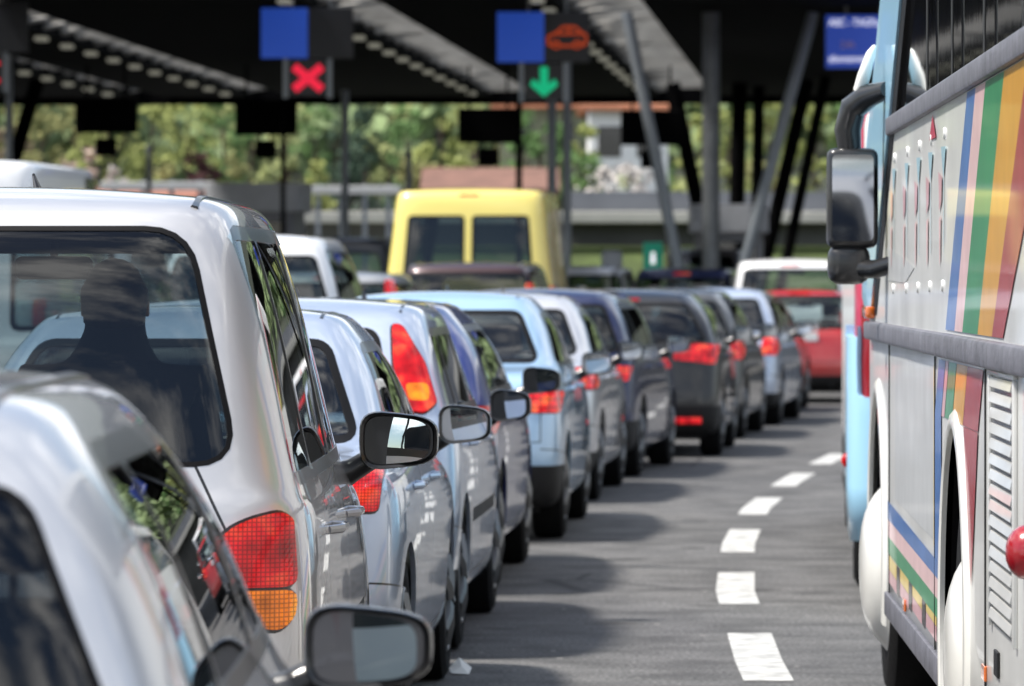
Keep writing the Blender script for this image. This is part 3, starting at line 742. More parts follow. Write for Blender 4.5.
place('saloon_car', 'light blue saloon with small rectangular red tail light and black lower bumper', 'car', 31.6, .31,
      S(kind='sedan', L=4.2, W=1.70, H=1.50, belt=1.0, paint=LBLUE, bumptrim=.46, mmat=SILVER, mz=1.03, my=2.7, roofw=.70, rglass=GL_CLEAR,
        lamps=[('tail_light', [(.60, .78), (.81, .775), (.82, .90), (.60, .905)], REDF)]), rz=.062)
place('saloon_car', 'silver saloon between the light blue saloon and the navy car', 'car', 37.2, .60,
      S(kind='sedan', L=4.2, H=1.48, belt=.97, paint=SILVER, roofw=.68, mmat=paint('navy_paint', (0, 0, 0)), mz=1.04, lv=3, lamps=[('tail_light', [(.6, .8), (.81, .8), (.82, .95), (.62, .95)], REDF)]))
place('estate_car', 'navy estate car with pale roof edge directly behind the black hatchback', 'car', 41.9, .98,
      S(L=4.3, W=1.74, H=1.51, belt=.97, roofw=.72, rake=.22, paint=NAVY, mmat=SILVER, lv=2, rglass=GL_CLEAR, mz=1.03, bumptrim=.46, railm=CHROME, lamps=[('tail_light', [(.56, .78), (.79, .775), (.82, .89), (.58, .90)], REDF)]))
blk = place('hatchback', 'black hatchback with wide bright red tail lights and a low red reflector', 'car', 47.0, 1.86,
      S(L=4.0, W=1.78, H=1.50, belt=.99, paint=BLACK, roofw=.68, rake=.34, c0=.5, c1=.85, lv=3, bumptrim=.46, mmat=BLACK, brake3=1.40, rz1=1.36, rglass=GL_TINT, lamps=[('tail_light', [(.45, .87), (.82, .83), (.85, 1.0), (.62, 1.01), (.46, .95)], REDF)]), rz=.085)
for sx in (-1, 1): b = B(); box(b, sx * .58 - .13, sx * .58 + .13, -.025, .02, .30, .36, .01); obj('rear_reflector', b, REDF, blk)
place('hatchback', 'dark grey hatchback with one oval red tail light showing, ahead of the black hatchback', 'car', 52.4, 2.28,
      S(L=3.9, H=1.50, belt=.97, roofw=.70, rake=.16, paint=GREY, lv=2, mmat=BLACK, lamps=[('tail_light', [(.66, .80), (.81, .79), (.83, 1.0), (.68, 1.0)], REDF)]))
place('saloon_car', 'pale grey saloon between the dark grey hatchback and the dark red car', 'car', 57.3, 2.88,
      S(kind='sedan', L=4.3, H=1.50, belt=.96, roofw=.68, paint=SBLUE, lv=2, mmat=CHROME, lamps=[('tail_light', [(.64, .78), (.80, .77), (.83, .98), (.66, .98)], REDF)]))
place('hatchback', 'dark red hatchback half hidden behind the pale grey saloon', 'car', 62.6, 3.22,
      S(L=4.0, H=1.46, roofw=.68, rake=.28, paint=DRED, lv=2, mmat=WHITE))
place('hatchback', 'bright red hatchback seen from behind near the front of the queue', 'car', 68.0, 4.52,
      S(L=3.9, W=1.72, H=1.47, roofw=.70, rake=.25, paint=REDP, lv=2, rglass=GL_CLEAR, brake3=1.41, rz1=1.38, plate_z=.86, lamps=[('tail_light', [(.56, .82), (.82, .80), (.84, 1.0), (.58, 1.02)], REDF)]), rz=.10)
place('off_road_car', 'white tall car with wide rear window, farthest of its lane', 'car', 75.0, 4.85,
      S(L=4.5, W=1.86, H=1.90, belt=1.15, hood=1.05, paint=WHITE, lv=2, wr_=.36, roofw=.84, rake=.16, rz0=1.25, rz1=1.74, rw0=.72, rw1=.64, rglass=GL_CLEAR, brake3=1.80,
        lamps=[('tail_light', [(.70, .85), (.86, .84), (.86, 1.15), (.72, 1.15)], REDF)]), rz=.10)
GL = 'vehicles queueing in the next lane to the left'
place('delivery_van', 'white van seen only through the rear window of the silver minivan', 'van', 34.5, -2.40,
      S(L=4.6, W=1.86, H=2.02, belt=1.15, hood=1.05, paint=WHITE, lv=2, roofw=.88, rake=.06, rz0=1.25, rz1=1.8, rw0=.74, rw1=.7, split=True, rglass=GL_CLEAR,
        lamps=[('tail_light', [(.80, .95), (.88, .95), (.88, 1.75), (.80, 1.75)], REDF)]), rz=.06, group=GL)
place('passenger_van', 'white high roofed car with dark rear window beside the silver minivan roof', 'van', 46, -1.44,
      S(L=4.3, W=1.82, H=1.98, belt=1.18, hood=1.05, paint=WHITE, lv=3, roofw=.73, rake=.2, rz0=1.28, rz1=1.78, rw0=.76, rw1=.60, c0=.4, c1=.5, mz=1.3,
        lamps=[('tail_light', [(.78, .85), (.88, .85), (.87, 1.15), (.80, 1.15)], REDF)]), rz=.085, group=GL)
place('estate_car', 'low silver estate car with red lamps, left of the yellow van', 'car', 56, -1.12,
      S(L=4.5, W=1.76, H=1.68, belt=1.1, hood=1.0, paint=LGREY, lv=2, brake3=1.60, rz1=1.54, railm=CHROME, roofw=.80,
        lamps=[('tail_light', [(.66, 1.25), (.80, 1.22), (.72, 1.58), (.62, 1.58)], REDF)]), rz=.10, group=GL)
place('off_road_car', 'burgundy off-road car with silver roof rails in front of the yellow van', 'car', 62.3, .34,
      S(L=4.5, W=1.84, H=1.80, belt=1.12, hood=1.05, paint=BURG, lv=2, rglass=GL_DARK, roofw=.82, railm=CHROME, railr=.03, rz0=1.2, rz1=1.66, lamps=[('tail_light', [(.68, 1.15), (.86, 1.12), (.84, 1.52), (.72, 1.55)], REDF)]), rz=.11, group=GL)
van = place('high_roof_van', 'yellow high roofed van with two rear door windows', 'van', 69.0, .60,
      S(L=5.6, W=2.38, H=2.80, belt=1.35, hood=1.2, paint=YEL, lv=3, roofw=.85, rake=.18, wr=.98, rz0=1.62, rz1=2.42, rw0=.84, rw1=.78, split=True, c0=3.1, c1=3.0, B=.66, ws0=.84, ws1=.70, doors=2, wr_=.36, brake3=2.70,
        rglass=GL_TINT, antenna=False, lamps=[('tail_light', [(1.0, .9), (1.12, .9), (1.11, 1.5), (1.01, 1.5)], REDF)]), rz=.075, group=GL)
place('high_roof_van', 'dark high roofed van left of the yellow van', 'van', 80, -1.75,
      S(L=4.8, W=1.9, H=2.26, belt=1.25, hood=1.1, paint=BLACK, lv=2, roofw=.86, rake=.1, rz0=1.4, rz1=2.0, rw1=.66, antenna=False), rz=.11, group='vehicles in the far left lane')
place('off_road_car', 'silver tall car whose roof shows right of the yellow van', 'car', 93, 2.1,
      S(L=4.5, W=1.84, H=1.86, belt=1.15, hood=1.05, paint=SILVER, lv=2, rglass=GL_DARK, roofw=.80, rz0=1.28, rz1=1.68), rz=.12, group=GL)
place('off_road_car', 'dark car with a red light at its roof, beyond the black hatchback', 'car', 84, 3.6,
      S(L=4.6, W=1.86, H=1.80, belt=1.15, hood=1.05, paint=NAVY, lv=2, roofw=.82, brake3=1.70, wr_=.36, rz0=1.25, rz1=1.62), rz=.12, group=GL)
place('box_van', 'large white van with a pale grey side, behind the silver minivan roof on the left', 'van', 50, -4.40,
      S(L=5.8, W=2.2, H=2.74, belt=1.35, hood=1.2, paint=WHITE, lv=3, roofw=.88, rake=.14, rz0=1.55, rz1=2.2, rw0=.82, rw1=.74, split=True, c0=3.3, c1=3.2, B=.68, ws0=.85, ws1=.72, doors=2, wr_=.36, antenna=False,
        lamps=[('tail_light', [(.96, .9), (1.05, .9), (1.04, 1.4), (.97, 1.4)], REDF)]), rz=.085, group='vehicles in the far left lane')

place('oncoming_van', 'dark van facing the camera just right of the yellow van', 'van', 101, 2.75,
      S(L=4.8, W=1.7, H=2.2, belt=1.2, hood=1.1, paint=BLACK, lv=2, roofw=.84, rake=.1, rz1=1.9), rz=math.pi, group='vehicles beyond the toll lanes')

def seated_person(loc, rz, label, coat, hairc):
    root = empty('person', loc, rz, label, 'person')
    pts = {0: (0, 0, .08, .15), 1: (0, -.03, .28, .145), 2: (0, -.05, .47, .17), 3: (0, -.04, .57, .14), 4: (0, -.03, .62, .105), 5: (0, .0, .67, .08), 6: (0, .01, .75, .082), 7: (0, .0, .82, .055),
           8: (.20, -.05, .53, .075), 9: (.24, -.02, .26, .05), 10: (.17, .22, .18, .036), 11: (.12, .30, .17, .03), 12: (.10, .04, .07, .10), 13: (.12, .44, .10, .07), 14: (.12, .50, -.28, .05), 15: (.12, .62, -.34, .04)}
    ed = [(0, 1), (1, 2), (2, 3), (3, 4), (4, 5), (5, 6), (6, 7), (2, 8), (8, 9), (9, 10), (10, 11), (0, 12), (12, 13), (13, 14), (14, 15)]
    vs = []; rad = []; idx = {}
    for k, q in pts.items(): idx[k] = len(vs); vs.append(q[:3]); rad.append(q[3])
    E = [(idx[a], idx[b]) for a, b in ed]; m_ = {}
    for k in range(8, 16): m_[k] = len(vs); q = pts[k]; vs.append((-q[0], q[1], q[2])); rad.append(q[3])
    for a, b in ed:
        if b >= 8: E.append((m_.get(a, idx[a]), m_[b]))
    me = bpy.data.meshes.new('body'); me.from_pydata(vs, E, []); o = bpy.data.objects.new('t', me); C.objects.link(o)
    o.modifiers.new('k', 'SKIN'); sd_ = o.modifiers.new('s', 'SUBSURF'); sd_.levels = 2
    for v, r_ in zip(me.skin_vertices[0].data, rad): v.radius = (r_, r_)
    me.skin_vertices[0].data[0].use_root = True
    dg = bpy.context.evaluated_depsgraph_get(); dg.update(); m2 = bpy.data.meshes.new_from_object(o.evaluated_get(dg)); bpy.data.objects.remove(o)
    SKIN = mat('skin', (.45, .28, .20), .5)
    body = link('body', m2, [coat, SKIN], root)
    for pl in m2.polygons: pl.material_index = 1 if ((pl.center.z > .62 and pl.center.y > .035) or (pl.center.y > .24 and pl.center.z > .13 and abs(pl.center.x) > .08)) else 0; pl.use_smooth = True
    b = B(); bmesh.ops.create_uvsphere(b, u_segments=20, v_segments=12, radius=1)
    for v in b.verts: v.co = Vector((v.co.x * .086 * (1 + .05 * math.sin(v.co.z * 9)), -.022 + v.co.y * .095, .745 + v.co.z * .108))
    obj('hair', b, hairc, root, True)
    b = B(); box(b, -.014, .014, .07, .105, .695, .735, .008); obj('nose', b, SKIN, root, True)
    for sx in (-1, 1): b = B(); box(b, sx * .080 - .006, sx * .080 + .006, -.01, .02, .705, .745, .005); obj('ear', b, SKIN, root, True)
seated_person((minivan.location.x + .32, 13.42, .76), -.014, 'person in a dark jacket seen from behind through the silver minivan rear window', mat('dark_jacket', (.02, .02, .025), .9), mat('dark_hair', (.02, .014, .01), .6))

# ------------------------------------------------------------------ buses
BUSW = mat('bus_white', (.62, .62, .60), .32, coat=.35, var=.12, vscale=2.2, bump=.04, bscale=1.6); BLIGHT = mat('bus_light_blue', (.40, .70, .90), .3, coat=.5)
BGL = mat('bus_window', (.010, .011, .013), .03, spec=.8, bump=.05, bscale=1.1); RAIL = mat('bus_rubber_rail', (.12, .12, .14), .5, var=.3, vscale=9, bump=.4, bscale=30); CREAM = mat('bus_cream', (.80, .79, .74), .3, coat=.6, var=.05)
COLS = dict(blue=(.07, .17, .42), pink=(.74, .50, .50), green=(.03, .25, .10), gold=(.66, .33, .04), red=(.36, .045, .05), yellow=(.70, .52, .14), black=(.03, .02, .02), aqua=(.34, .54, .62), white=(.78, .78, .76), rose=(.60, .34, .37), grey=(.56, .57, .57), crimson=(.5, .03, .08))
LIV = {k: mat('livery_' + k, v, .34, coat=.35, var=.10, vscale=5) for k, v in COLS.items()}
LK = list(LIV)
ORL = mat('marker_amber', (.75, .16, .02), .25, coat=1)

def bus_body(Lb, Wb, Hb, arches, wtop=3.12, side_cut=None):
    """shell with the left side on x = 0, front at y = 0, running back to -Lb"""
    b = B(); box(b, 0, Wb, -Lb, 0, .38, Hb)
    es = [e for e in b.edges if abs(e.verts[0].co.z - e.verts[1].co.z) > 1 or (e.verts[0].co.z > 2 and e.verts[1].co.z > 2)]
    bmesh.ops.bevel(b, geom=es, offset=.14, segments=5, affect='EDGES', profile=.5)
    for k in range(1, 24):
        y = -Lb * k / 24
        bmesh.ops.bisect_plane(b, geom=b.verts[:] + b.edges[:] + b.faces[:], plane_co=(0, y, 0), plane_no=(0, 1, 0))
    for z in (.6, .9, 1.2, 1.405, 1.5, 1.75, 2.07, 2.3, 2.55, 2.8, 3.0):
        bmesh.ops.bisect_plane(b, geom=b.verts[:] + b.edges[:] + b.faces[:], plane_co=(0, 0, z), plane_no=(0, 0, 1))
    if arches:          # the nose rakes back above the bumper line
        for v in b.verts:
            z = v.co.z; K = [(0, 0), (1.406, 0), (1.5, .5), (1.75, .42), (2.07, .08), (2.3, -.50), (2.55, -1.1), (2.8, -1.75), (3.3, -3.0)]
            for (za, fa), (zb_, fb) in zip(K, K[1:]):
                if za <= z <= zb_: v.co.y += (fa + (fb - fa) * (z - za) / (zb_ - za)) * max(0, 1 + v.co.y / (5 if z > 2.07 else 1.5)); break
    me = bpy.data.meshes.new('t'); b.to_mesh(me); b.free(); return me

t_ = lambda v: (-20.6 + 20.6, v)
bus = empty('coach', (1.3845, 20.6, 0), -math.atan(.02415), 'white coach with rainbow stripes filling the right side, light blue front pillar', 'coach')
Lb, Wb, Hb = 12.0, 2.45, 3.25
sh = Shell(bus_body(Lb, Wb, Hb, 1))
left = lambda c, n: c.x < .3 and n.x < -.35
anyf = lambda c, n: True
mids = {}; br = [0]
ym = [sh.cut('band', [(-11.6, 2.14), (-2.0, 2.14), (-3.85, 3.02), (-11.6, 3.02)], 'x', lambda c, n: abs(n.x) > .6)]
fw = sh.cut('fw', rounded([(.12, 1.35), (Wb - .12, 1.35), (Wb - .16, 2.95), (.16, 2.95)], .12), 'y', lambda c, n: c.y > -.5)
rw = sh.cut('rw', rounded([(.3, 1.9), (Wb - .3, 1.9), (Wb - .4, 2.9), (.4, 2.9)], .12), 'y', lambda c, n: c.y < -Lb + .5)
AR = [(-.90, .55), (-5.72, .55)]
arr = [sh.cut('arch', arc_poly(cy, cz, .60, 18), 'x', lambda c, n: abs(n.x) > .35) for cy, cz in AR]
pil2 = sh.cut('pillargasket', [(-.75, 1.43), (.6, 1.43), (.6, 3.3), (-4.75, 3.3)], 'x', lambda c, n: abs(n.x) > .5)
pil = sh.cut('pillar', [(-.45, 1.43), (.6, 1.43), (.6, 3.3), (-4.4, 3.3)], 'x', lambda c, n: abs(n.x) > .2)
body = sh.part(br, 'body', BUSW, bus, 0, .003)
sh.part(ym[0], 'window_band', BGL, bus, -.012, .01); sh.part(fw, 'windscreen', BGL, bus, -.005, .02); sh.part(rw, 'rear_window', BGL, bus, -.005, .02)
for q in (-1, 1):
    sh.part(pil, 'front_pillar', BLIGHT, bus, .012, .03, side=q, mid=Wb / 2); sh.part(pil2, 'pillar_gasket', SEAL, bus, .003, .02, side=q, mid=Wb / 2)
def strip(b, pts, nm, x=-.0025, zc=None):
    """a painted area on the left side, a hair proud of the panel"""
    pts = ccw([Vector(p) for p in pts]); A = [b.verts.new((x, *p)) for p in pts]; f = b.faces.new(A[::-1] if True else A); f.material_index = LK.index(nm)
b = B()
up = [('blue', -6.28, -6.64, -5.26, -5.70), ('pink', -6.64, -7.04, -5.70, -6.06), ('green', -7.04, -7.74, -6.06, -6.72), ('gold', -7.74, -8.52, -6.72, -7.28), ('red', -8.52, -9.45, -7.28, -7.68)]
for nm, a, c_, d_, e_ in up: strip(b, [(a, 2.065), (c_, 2.065), (e_, 1.415), (d_, 1.415)], nm, -.003)
lo = [('blue', -4.93, -5.26), ('rose', -5.28, -5.42), ('green', -5.44, -5.80), ('gold', -5.82, -6.30), ('red', -6.31, -6.95)]
for nm, a, c_ in lo:
    sl = .22
    strip(b, [(a, 1.325), (c_, 1.325), (c_ + sl, 1.16), (a + sl, 1.16)], nm, -.003)
strip(b, [(-4.71, 1.16), (-5.04, 1.16), (-5.04, .72), (-4.71, .72)], 'blue', -.003)
strip(b, [(-6.12, 1.158), (-6.73, 1.158), (-6.46, .74), (-6.40, .78)], 'red', -.0035)
for nm, z0, z1 in (('blue', .69, .755), ('pink', .628, .69), ('green', .570, .628)):
    strip(b, [(-1.7, z0 + .02), (-1.7, z1 + .02), (-5.04, z1 - .02 if nm != 'blue' else .72), (-5.04, z0 - .02)], nm, -.004 if nm == 'blue' else -.003)
for i in range(4):
    y0 = -1.75 - i * .82
    strip(b, [(y0, .585), (y0, .535), (y0 - .58, .525), (y0 - .58, .575)], 'yellow'); strip(b, [(y0, .533), (y0, .488), (y0 - .58, .478), (y0 - .58, .523)], 'rose')
    strip(b, [(y0 - .6, .58), (y0 - .6, .48), (y0 - .78, .475), (y0 - .78, .575)], 'black')
# pale inner panel with a yellow and a grey outline
strip(b, [(-2.2, 1.30), (-4.62, 1.30), (-4.62, .775), (-2.2, .80)], 'grey', -.0015)
strip(b, [(-4.62, 1.30), (-4.68, 1.30), (-4.68, .76), (-4.62, .76)], 'yellow', -.002)
# funnel drawings
for i, y in enumerate((-2.17, -3.06, -3.81, -4.5, -5.19)):
    strip(b, [(y + .14, 1.95), (y - .10, 1.945), (y - .0, 1.86), (y - .0, 1.64), (y + .02, 1.64), (y + .03, 1.86)], 'aqua', -.0042)
    strip(b, [(y + .10, 1.86), (y + .28, 1.88), (y + .24, 1.76), (y + .12, 1.79)], 'rose', -.0038)
    strip(b, [(y + .16, 1.75), (y + .26, 1.74), (y + .23, 1.60), (y + .18, 1.62)], 'pink', -.0036)
strip(b, [(-4.6, 2.06), (-4.78, 1.985), (-4.42, 1.985)], 'crimson', -.0042)
strip(b, [(-1.5, 1.68), (-2.7, 1.64), (-3.5, 1.60), (-2.9, 1.55), (-1.6, 1.56)], 'grey', -.0018)
obj('painted_stripes', b, list(LIV.values()), bus)
for i, y in enumerate((-2.17, -3.06, -3.81, -4.5, -5.19)):
    for z in (1.985, 1.53 + i * .003): b = B(); lathe(b, [(-.006, .004), (-.006, .016), (0, .019)], 'X', 14, (0, y + (.1 if z < 1.7 else 0), z)); obj('fastening_stud', b, LIV['white'], bus, True)
b = B(); box(b, -.03, .01, -11.8, -.25, 1.335, 1.405, .012); obj('side_rail', b, RAIL, bus, True)
b = B(); box(b, -.02, .01, -11.8, -1.85, 2.07, 2.135, .01); obj('window_sill_rail', b, RAIL, bus, True)
b = B(); box(b, -.012, .01, -5.02, -1.6, .36, .445, .006); box(b, -.012, .01, -11.8, -6.4, .36, .445, .006); obj('lower_skirt_rail', b, RAIL, bus, True)
for y in (-4.3, -5.6, -7.0, -8.4, -9.8):
    b = B(); box(b, -.006, .0, y - .022, y + .022, 2.135, 3.02, .002); obj('window_pillar', b, TRIM, bus)
# curtains folded behind the glass
CURT = mat('curtain', (.20, .19, .20), .9)
# panel seams
b = B()
for pts in ([(-8.55, 1.33), (-8.55, .40)], [(-7.02, 1.33), (-7.02, .40)], [(-4.70, 1.33), (-4.70, .45)], [(-1.78, 1.33), (-1.78, .45)]):
    (y0, z0), (y1, z1) = pts; box(b, -.0048, .0, y0 - .005, y0 + .005, z1, z0)
obj('panel_seams', b, TRIM, bus)
# louvred engine grille
b = B(); box(b, -.004, .0, -8.12, -7.28, .70, 1.31); vg = obj('engine_grille', b, TRIM, bus)
b = B()
for k in range(16):
    z = .712 + k * .0385
    prism(b, [(-.0045, z + .008), (-.010, z), (-.014, z + .003), (-.009, z + .026), (-.0045, z + .027)], 'Y', -8.09, -7.31)
obj('grille_slats', b, BUSW, vg)
for y0, y1, z0, z1 in ((-8.16, -8.12, .69, 1.32), (-7.28, -7.24, .69, 1.32), (-8.16, -7.24, 1.321, 1.333)): b = B(); box(b, -.012, 0, y0, y1, z0, z1, .003); obj('grille_frame', b, BUSW, vg, True)
b = B(); lathe(b, [(-.046, .0), (-.044, .02), (-.038, .036), (-.028, .05), (-.014, .06), (0, .064)], 'X', 32, (0, -8.40, .93)); obj('side_marker_light', b, mat('marker_red', (.30, .008, .015), .2, coat=.6), bus, True)
b = B(); box(b, -.035, .0, -.62, -.25, 1.415, 1.462, .01); obj('amber_marker_light', b, ORL, bus, True)
for y, z in ((-2.9, .475), (-7.0, .55)): b = B(); box(b, -.008, 0, y - .06, y + .06, z - .02, z + .02, .003); obj('amber_reflector', b, ORL, bus)
b = B(); box(b, -.008, 0, -7.55, -7.42, .575, .64, .003); obj('fuel_flap', b, PLASTIC, bus)
# arch trims, wheels, domed covers
for cy, cz in AR:
    b = B(); n = 24; prof = []
    for k in range(n + 1):
        a = math.pi * (-.12 + 1.24 * k / n); c_, s_ = math.cos(a), math.sin(a)
        prof.append([b.verts.new((x, cy + r * c_, cz + r * s_)) for x, r in ((.002, .590), (-.012, .592), (-.018, .605), (-.012, .635), (.0, .65))])
    for i in range(n):
        for j in range(4): b.faces.new((prof[i][j], prof[i + 1][j], prof[i + 1][j + 1], prof[i][j + 1]))
    obj('wheel_arch_trim', b, CREAM, bus, True)
    b = B(); lathe(b, [(.02, .61), (.55, .61), (.55, .02)], 'X', 30, (0, cy, cz), cap=False); 
    bmesh.ops.delete(b, geom=[v for v in b.verts if v.co.z < .38], context='VERTS'); obj('wheel_housing', b, SEAL, bus, True)
    for xx, sg in ((.17, -1), (Wb - .17, 1)):
        b = B(); h = .14
        lathe(b, [(-h, .30), (-h * 1.05, .44), (-h * .85, .485), (-h * .3, .5), (h * .3, .5), (h * .85, .485), (h, .44), (h, .3)], 'X', 44)
        wo = obj('wheel', b, RUBBER, bus, True); wo.location = (xx, cy, .5)
        b = B(); o = sg * (.14 if cy > -3 else .118)
        lathe(b, [(o * .4, .0), (o * .6, .31), (o * 1.0, .318), (o * 1.06, .305), (o * 1.16, .29), (o * 1.32, .265), (o * 1.46, .235), (o * 1.58, .195), (o * 1.66, .15), (o * 1.71, .09), (o * 1.72, .0)], 'X', 48)
        obj('hub_cover', b, CREAM, wo, True)
# mirrors, carried on an arm beside the driver's window
MY = -1.60
b = B(); tube(b, [(-.005, MY - .1, 2.24), (-.07, MY, 2.22), (-.12, MY + .05, 2.18), (-.14, MY + .06, 2.10), (-.13, MY + .06, 2.0)], [.03, .045, .05, .05, .04], 12); obj('mirror_arm', b, TRIM, bus, True)
b = B(); tube(b, [(-.045, MY + .02, 2.40), (-.06, MY + .0, 2.37), (-.085, MY, 2.29), (-.10, MY + .02, 2.24)], [.008, .018, .024, .022], 12); obj('mirror_arm_cowl', b, CREAM, bus, True)
b = B(); box(b, -.215, -.032, MY, MY + .14, 1.675, 2.035, .03, 3); mh = obj('side_mirror', b, TRIM, bus, True)
b = B(); pts = rounded([(-.198, 1.70), (-.05, 1.70), (-.05, 2.01), (-.198, 2.01)], .02, 4); vs = [b.verts.new((p.x, MY - .008 - (p.y - 1.70) * .035 - (p.x + .12) * .10, p.y)) for p in pts]; b.faces.new(vs); mg = obj('mirror_glass', b, mat('tinted_mirror', (.42, .43, .44), .02, metal=1), mh)
b = B(); tube(b, [(-.14, MY + .07, 1.68), (-.13, MY + .07, 1.60), (-.04, MY - .02, 1.60), (.02, MY - .1, 1.62)], [.03, .04, .035, .03], 10); obj('mirror_bracket', b, TRIM, bus, True)
b = B(); box(b, -.212, -.06, MY, MY + .13, 1.545, 1.69, .045, 4); obj('wide_angle_mirror', b, TRIM, bus, True)
sh.bm.free(); sh.ref.free()

# second coach ahead
h2 = .056; bus2 = empty('minibus', (1.60, 24.6, 0), -h2, 'light blue minibus standing in front of the striped coach, only its left edge showing', 'minibus')
me = bus_body(11, 2.4, 2.42, None); sh = Shell(me)
S2 = {}
c1 = sh.cut('lowblue', [(-11.2, .35), (-10.0, .35), (-10.0, 1.35), (-11.2, 1.35)], 'x', anyf); c2 = sh.cut('win', [(-10.0, 1.55), (-.5, 1.55), (-.5, 2.15), (-10.0, 2.15)], 'x', lambda c, n: abs(n.x) > .6)
c3 = sh.cut('redst', [(-10.95, 1.30), (-10.2, 1.30), (-10.2, 2.35), (-10.95, 2.35)], 'x', lambda c, n: abs(n.x) > .3); c4 = sh.cut('rearglass', rounded([(.25, 1.45), (2.15, 1.45), (2.1, 2.2), (.3, 2.2)], .1), 'y', lambda c, n: c.y < -10.5 and n.y < -.5)
cl = sh.cut('lamp', rounded([(.035, 1.02), (.20, 1.02), (.20, 1.46), (.035, 1.46)], .03), 'y', lambda c, n: c.y < -10.5 and n.y < -.2)
ca = [sh.cut('arch', arc_poly(y, .5, .58, 16), 'x', lambda c, n: abs(n.x) > .35) for y in (-8.6, -2.6)]
bus2.location = (1.60 + 11 * math.sin(h2), 24.6 + 11 * math.cos(h2), 0)
sh.part([0], 'body', LIV['white'], bus2, 0, .03); sh.part(c1, 'rear_bumper', BLIGHT, bus2, .045, .05); sh.part(c2, 'window_band', BGL, bus2, -.01, .01); [sh.part(c3, 'red_stripe', LIV['crimson'], bus2, .004, .004, side=q, mid=1.2) for q in (-1, 1)]
sh.part(c4, 'rear_window', BGL, bus2, -.004, .01); sh.part(cl, 'tail_light', mat('marker_red'), bus2, .02, .03)
for y in (-8.6, -2.6):
    for xx, sg in ((.14, -1), (2.26, 1)):
        w_o = make_wheel(bus2, xx, y, .48, .27, sg, rimr=.29)
b = B(); lathe(b, [(-.07, .01), (-.06, .03), (-.0, .045)], 'X', 16, (0, -10.75, .72)); obj('side_marker_light', b, RED, bus2, True)
sh.bm.free(); sh.ref.free()

# ------------------------------------------------------------------ toll plaza
def at(px, py, d):
    """photo position at depth d as a point in metres"""
    return Vector(((px - 512) * d / 5300, d, CAM_Z - (py - 283) * d / 5300))
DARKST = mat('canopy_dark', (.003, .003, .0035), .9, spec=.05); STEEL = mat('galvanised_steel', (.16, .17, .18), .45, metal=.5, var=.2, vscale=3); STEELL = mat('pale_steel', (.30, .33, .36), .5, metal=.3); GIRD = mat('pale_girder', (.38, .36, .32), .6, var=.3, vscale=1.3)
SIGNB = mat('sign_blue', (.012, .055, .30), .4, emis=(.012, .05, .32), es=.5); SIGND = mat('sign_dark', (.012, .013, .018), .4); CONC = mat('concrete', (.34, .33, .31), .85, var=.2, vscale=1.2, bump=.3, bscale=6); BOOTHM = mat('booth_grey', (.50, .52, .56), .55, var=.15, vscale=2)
LEDR = mat('led_red', (.5, .01, .02), .5, emis=(.62, .01, .04), es=.8); LEDG = mat('led_green', (.0, .3, .15), .5, emis=(.0, .30, .13), es=.8); LEDO = mat('led_orange', (.4, .06, .01), .5, emis=(.36, .04, .01), es=.5)
WHITEGLOW = mat('glowing_signpaint', (.8, .8, .8), .5, emis=(.8, .8, .85), es=.7); LAMPW = mat('canopy_lamp_glass', (.8, .8, .75), .4, emis=(.9, .88, .7), es=.12)  # white sign letters and symbol get an added glow to read under the canopy

can = empty('toll_canopy', (0, 100, 0), -.065, 'dark steel toll plaza canopy with pale girder slots spanning all lanes', 'canopy')
edges = [-40, -11.3, -10.6, -8.45, -7.45, -2.5, -1.3, 1.6, 3.0, 6.9]
b = B(); box(b, 9.5, 48, -23, 31, 6.15, 6.6); obj('roof_panel', b, DARKST, can)  # unseen panel, added to darken reflections in the car sides
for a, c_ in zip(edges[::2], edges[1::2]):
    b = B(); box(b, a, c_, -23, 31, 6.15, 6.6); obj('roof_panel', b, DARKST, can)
for a, c_ in zip(edges[1::2], edges[2::2]):
    y = -22.6
    while y < 30:
        hgt = .20 + .16 * random.random(); b = B()
        box(b, a + .002, c_ - .002, y, y + .14, 6.56 - hgt, 6.56); tube(b, [(a + .05, y + .1, 6.25), (c_ - .05, y + 1.6, 6.5)], .05, 6); y += 2.15
        obj('girder', b, GIRD, can)
    y = -21
    while y < 30: b = B(); box(b, a - .36, a - .14, y, y + .4, 6.07, 6.148, .02); y += 3.2; obj('ceiling_lamp', b, LAMPW, can, True)
for y0, y1 in ((31.003, 31.2), (-23.2, -23.003)): b = B(); box(b, -40, 6.9, y0, y1, 5.97, 6.78); obj('fascia', b, DARKST, can)

def column(label, p0, p1, d, r0, m, group=None, base=None):
    a, c_ = at(*p0, d), at(*p1, d); e = (c_ - a); a2 = a.copy(); c2 = a + e * ((0 - a.z) / e.z)      # run on down to the ground
    top = a + e * ((6.149 - a.z) / e.z)
    b = B(); tube(b, [top - c2, Vector((0, 0, 0))], r0, 14); lathe(b, [(-.0, r0 * 2.2), (.03, r0 * 2.2), (.032, r0)], 'Z', 14)
    o = obj('canopy_column', b, m, None, True); o.location = c2; return tag(o, label, 'column', group)
column('upright grey steel column left of the bus mirror, thickest of all', (711, 20), (711, 272), 90, .15, STEEL)
column('pale grey steel column leaning left, rising from beside the green sign', (627, 15), (679, 270), 90, .10, STEELL)
column('pale grey steel column leaning right, between the thick column and the bus mirror', (814, 10), (742, 270), 90, .10, STEELL)
CG = 'dark columns at the far side of the canopy'
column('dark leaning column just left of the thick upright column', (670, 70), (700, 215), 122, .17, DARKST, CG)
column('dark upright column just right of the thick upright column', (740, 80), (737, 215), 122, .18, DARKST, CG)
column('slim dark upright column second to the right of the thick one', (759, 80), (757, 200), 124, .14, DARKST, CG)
column('dark column leaning right, crossing behind the pale right-leaning column', (806, 85), (772, 230), 120, .16, DARKST, CG)
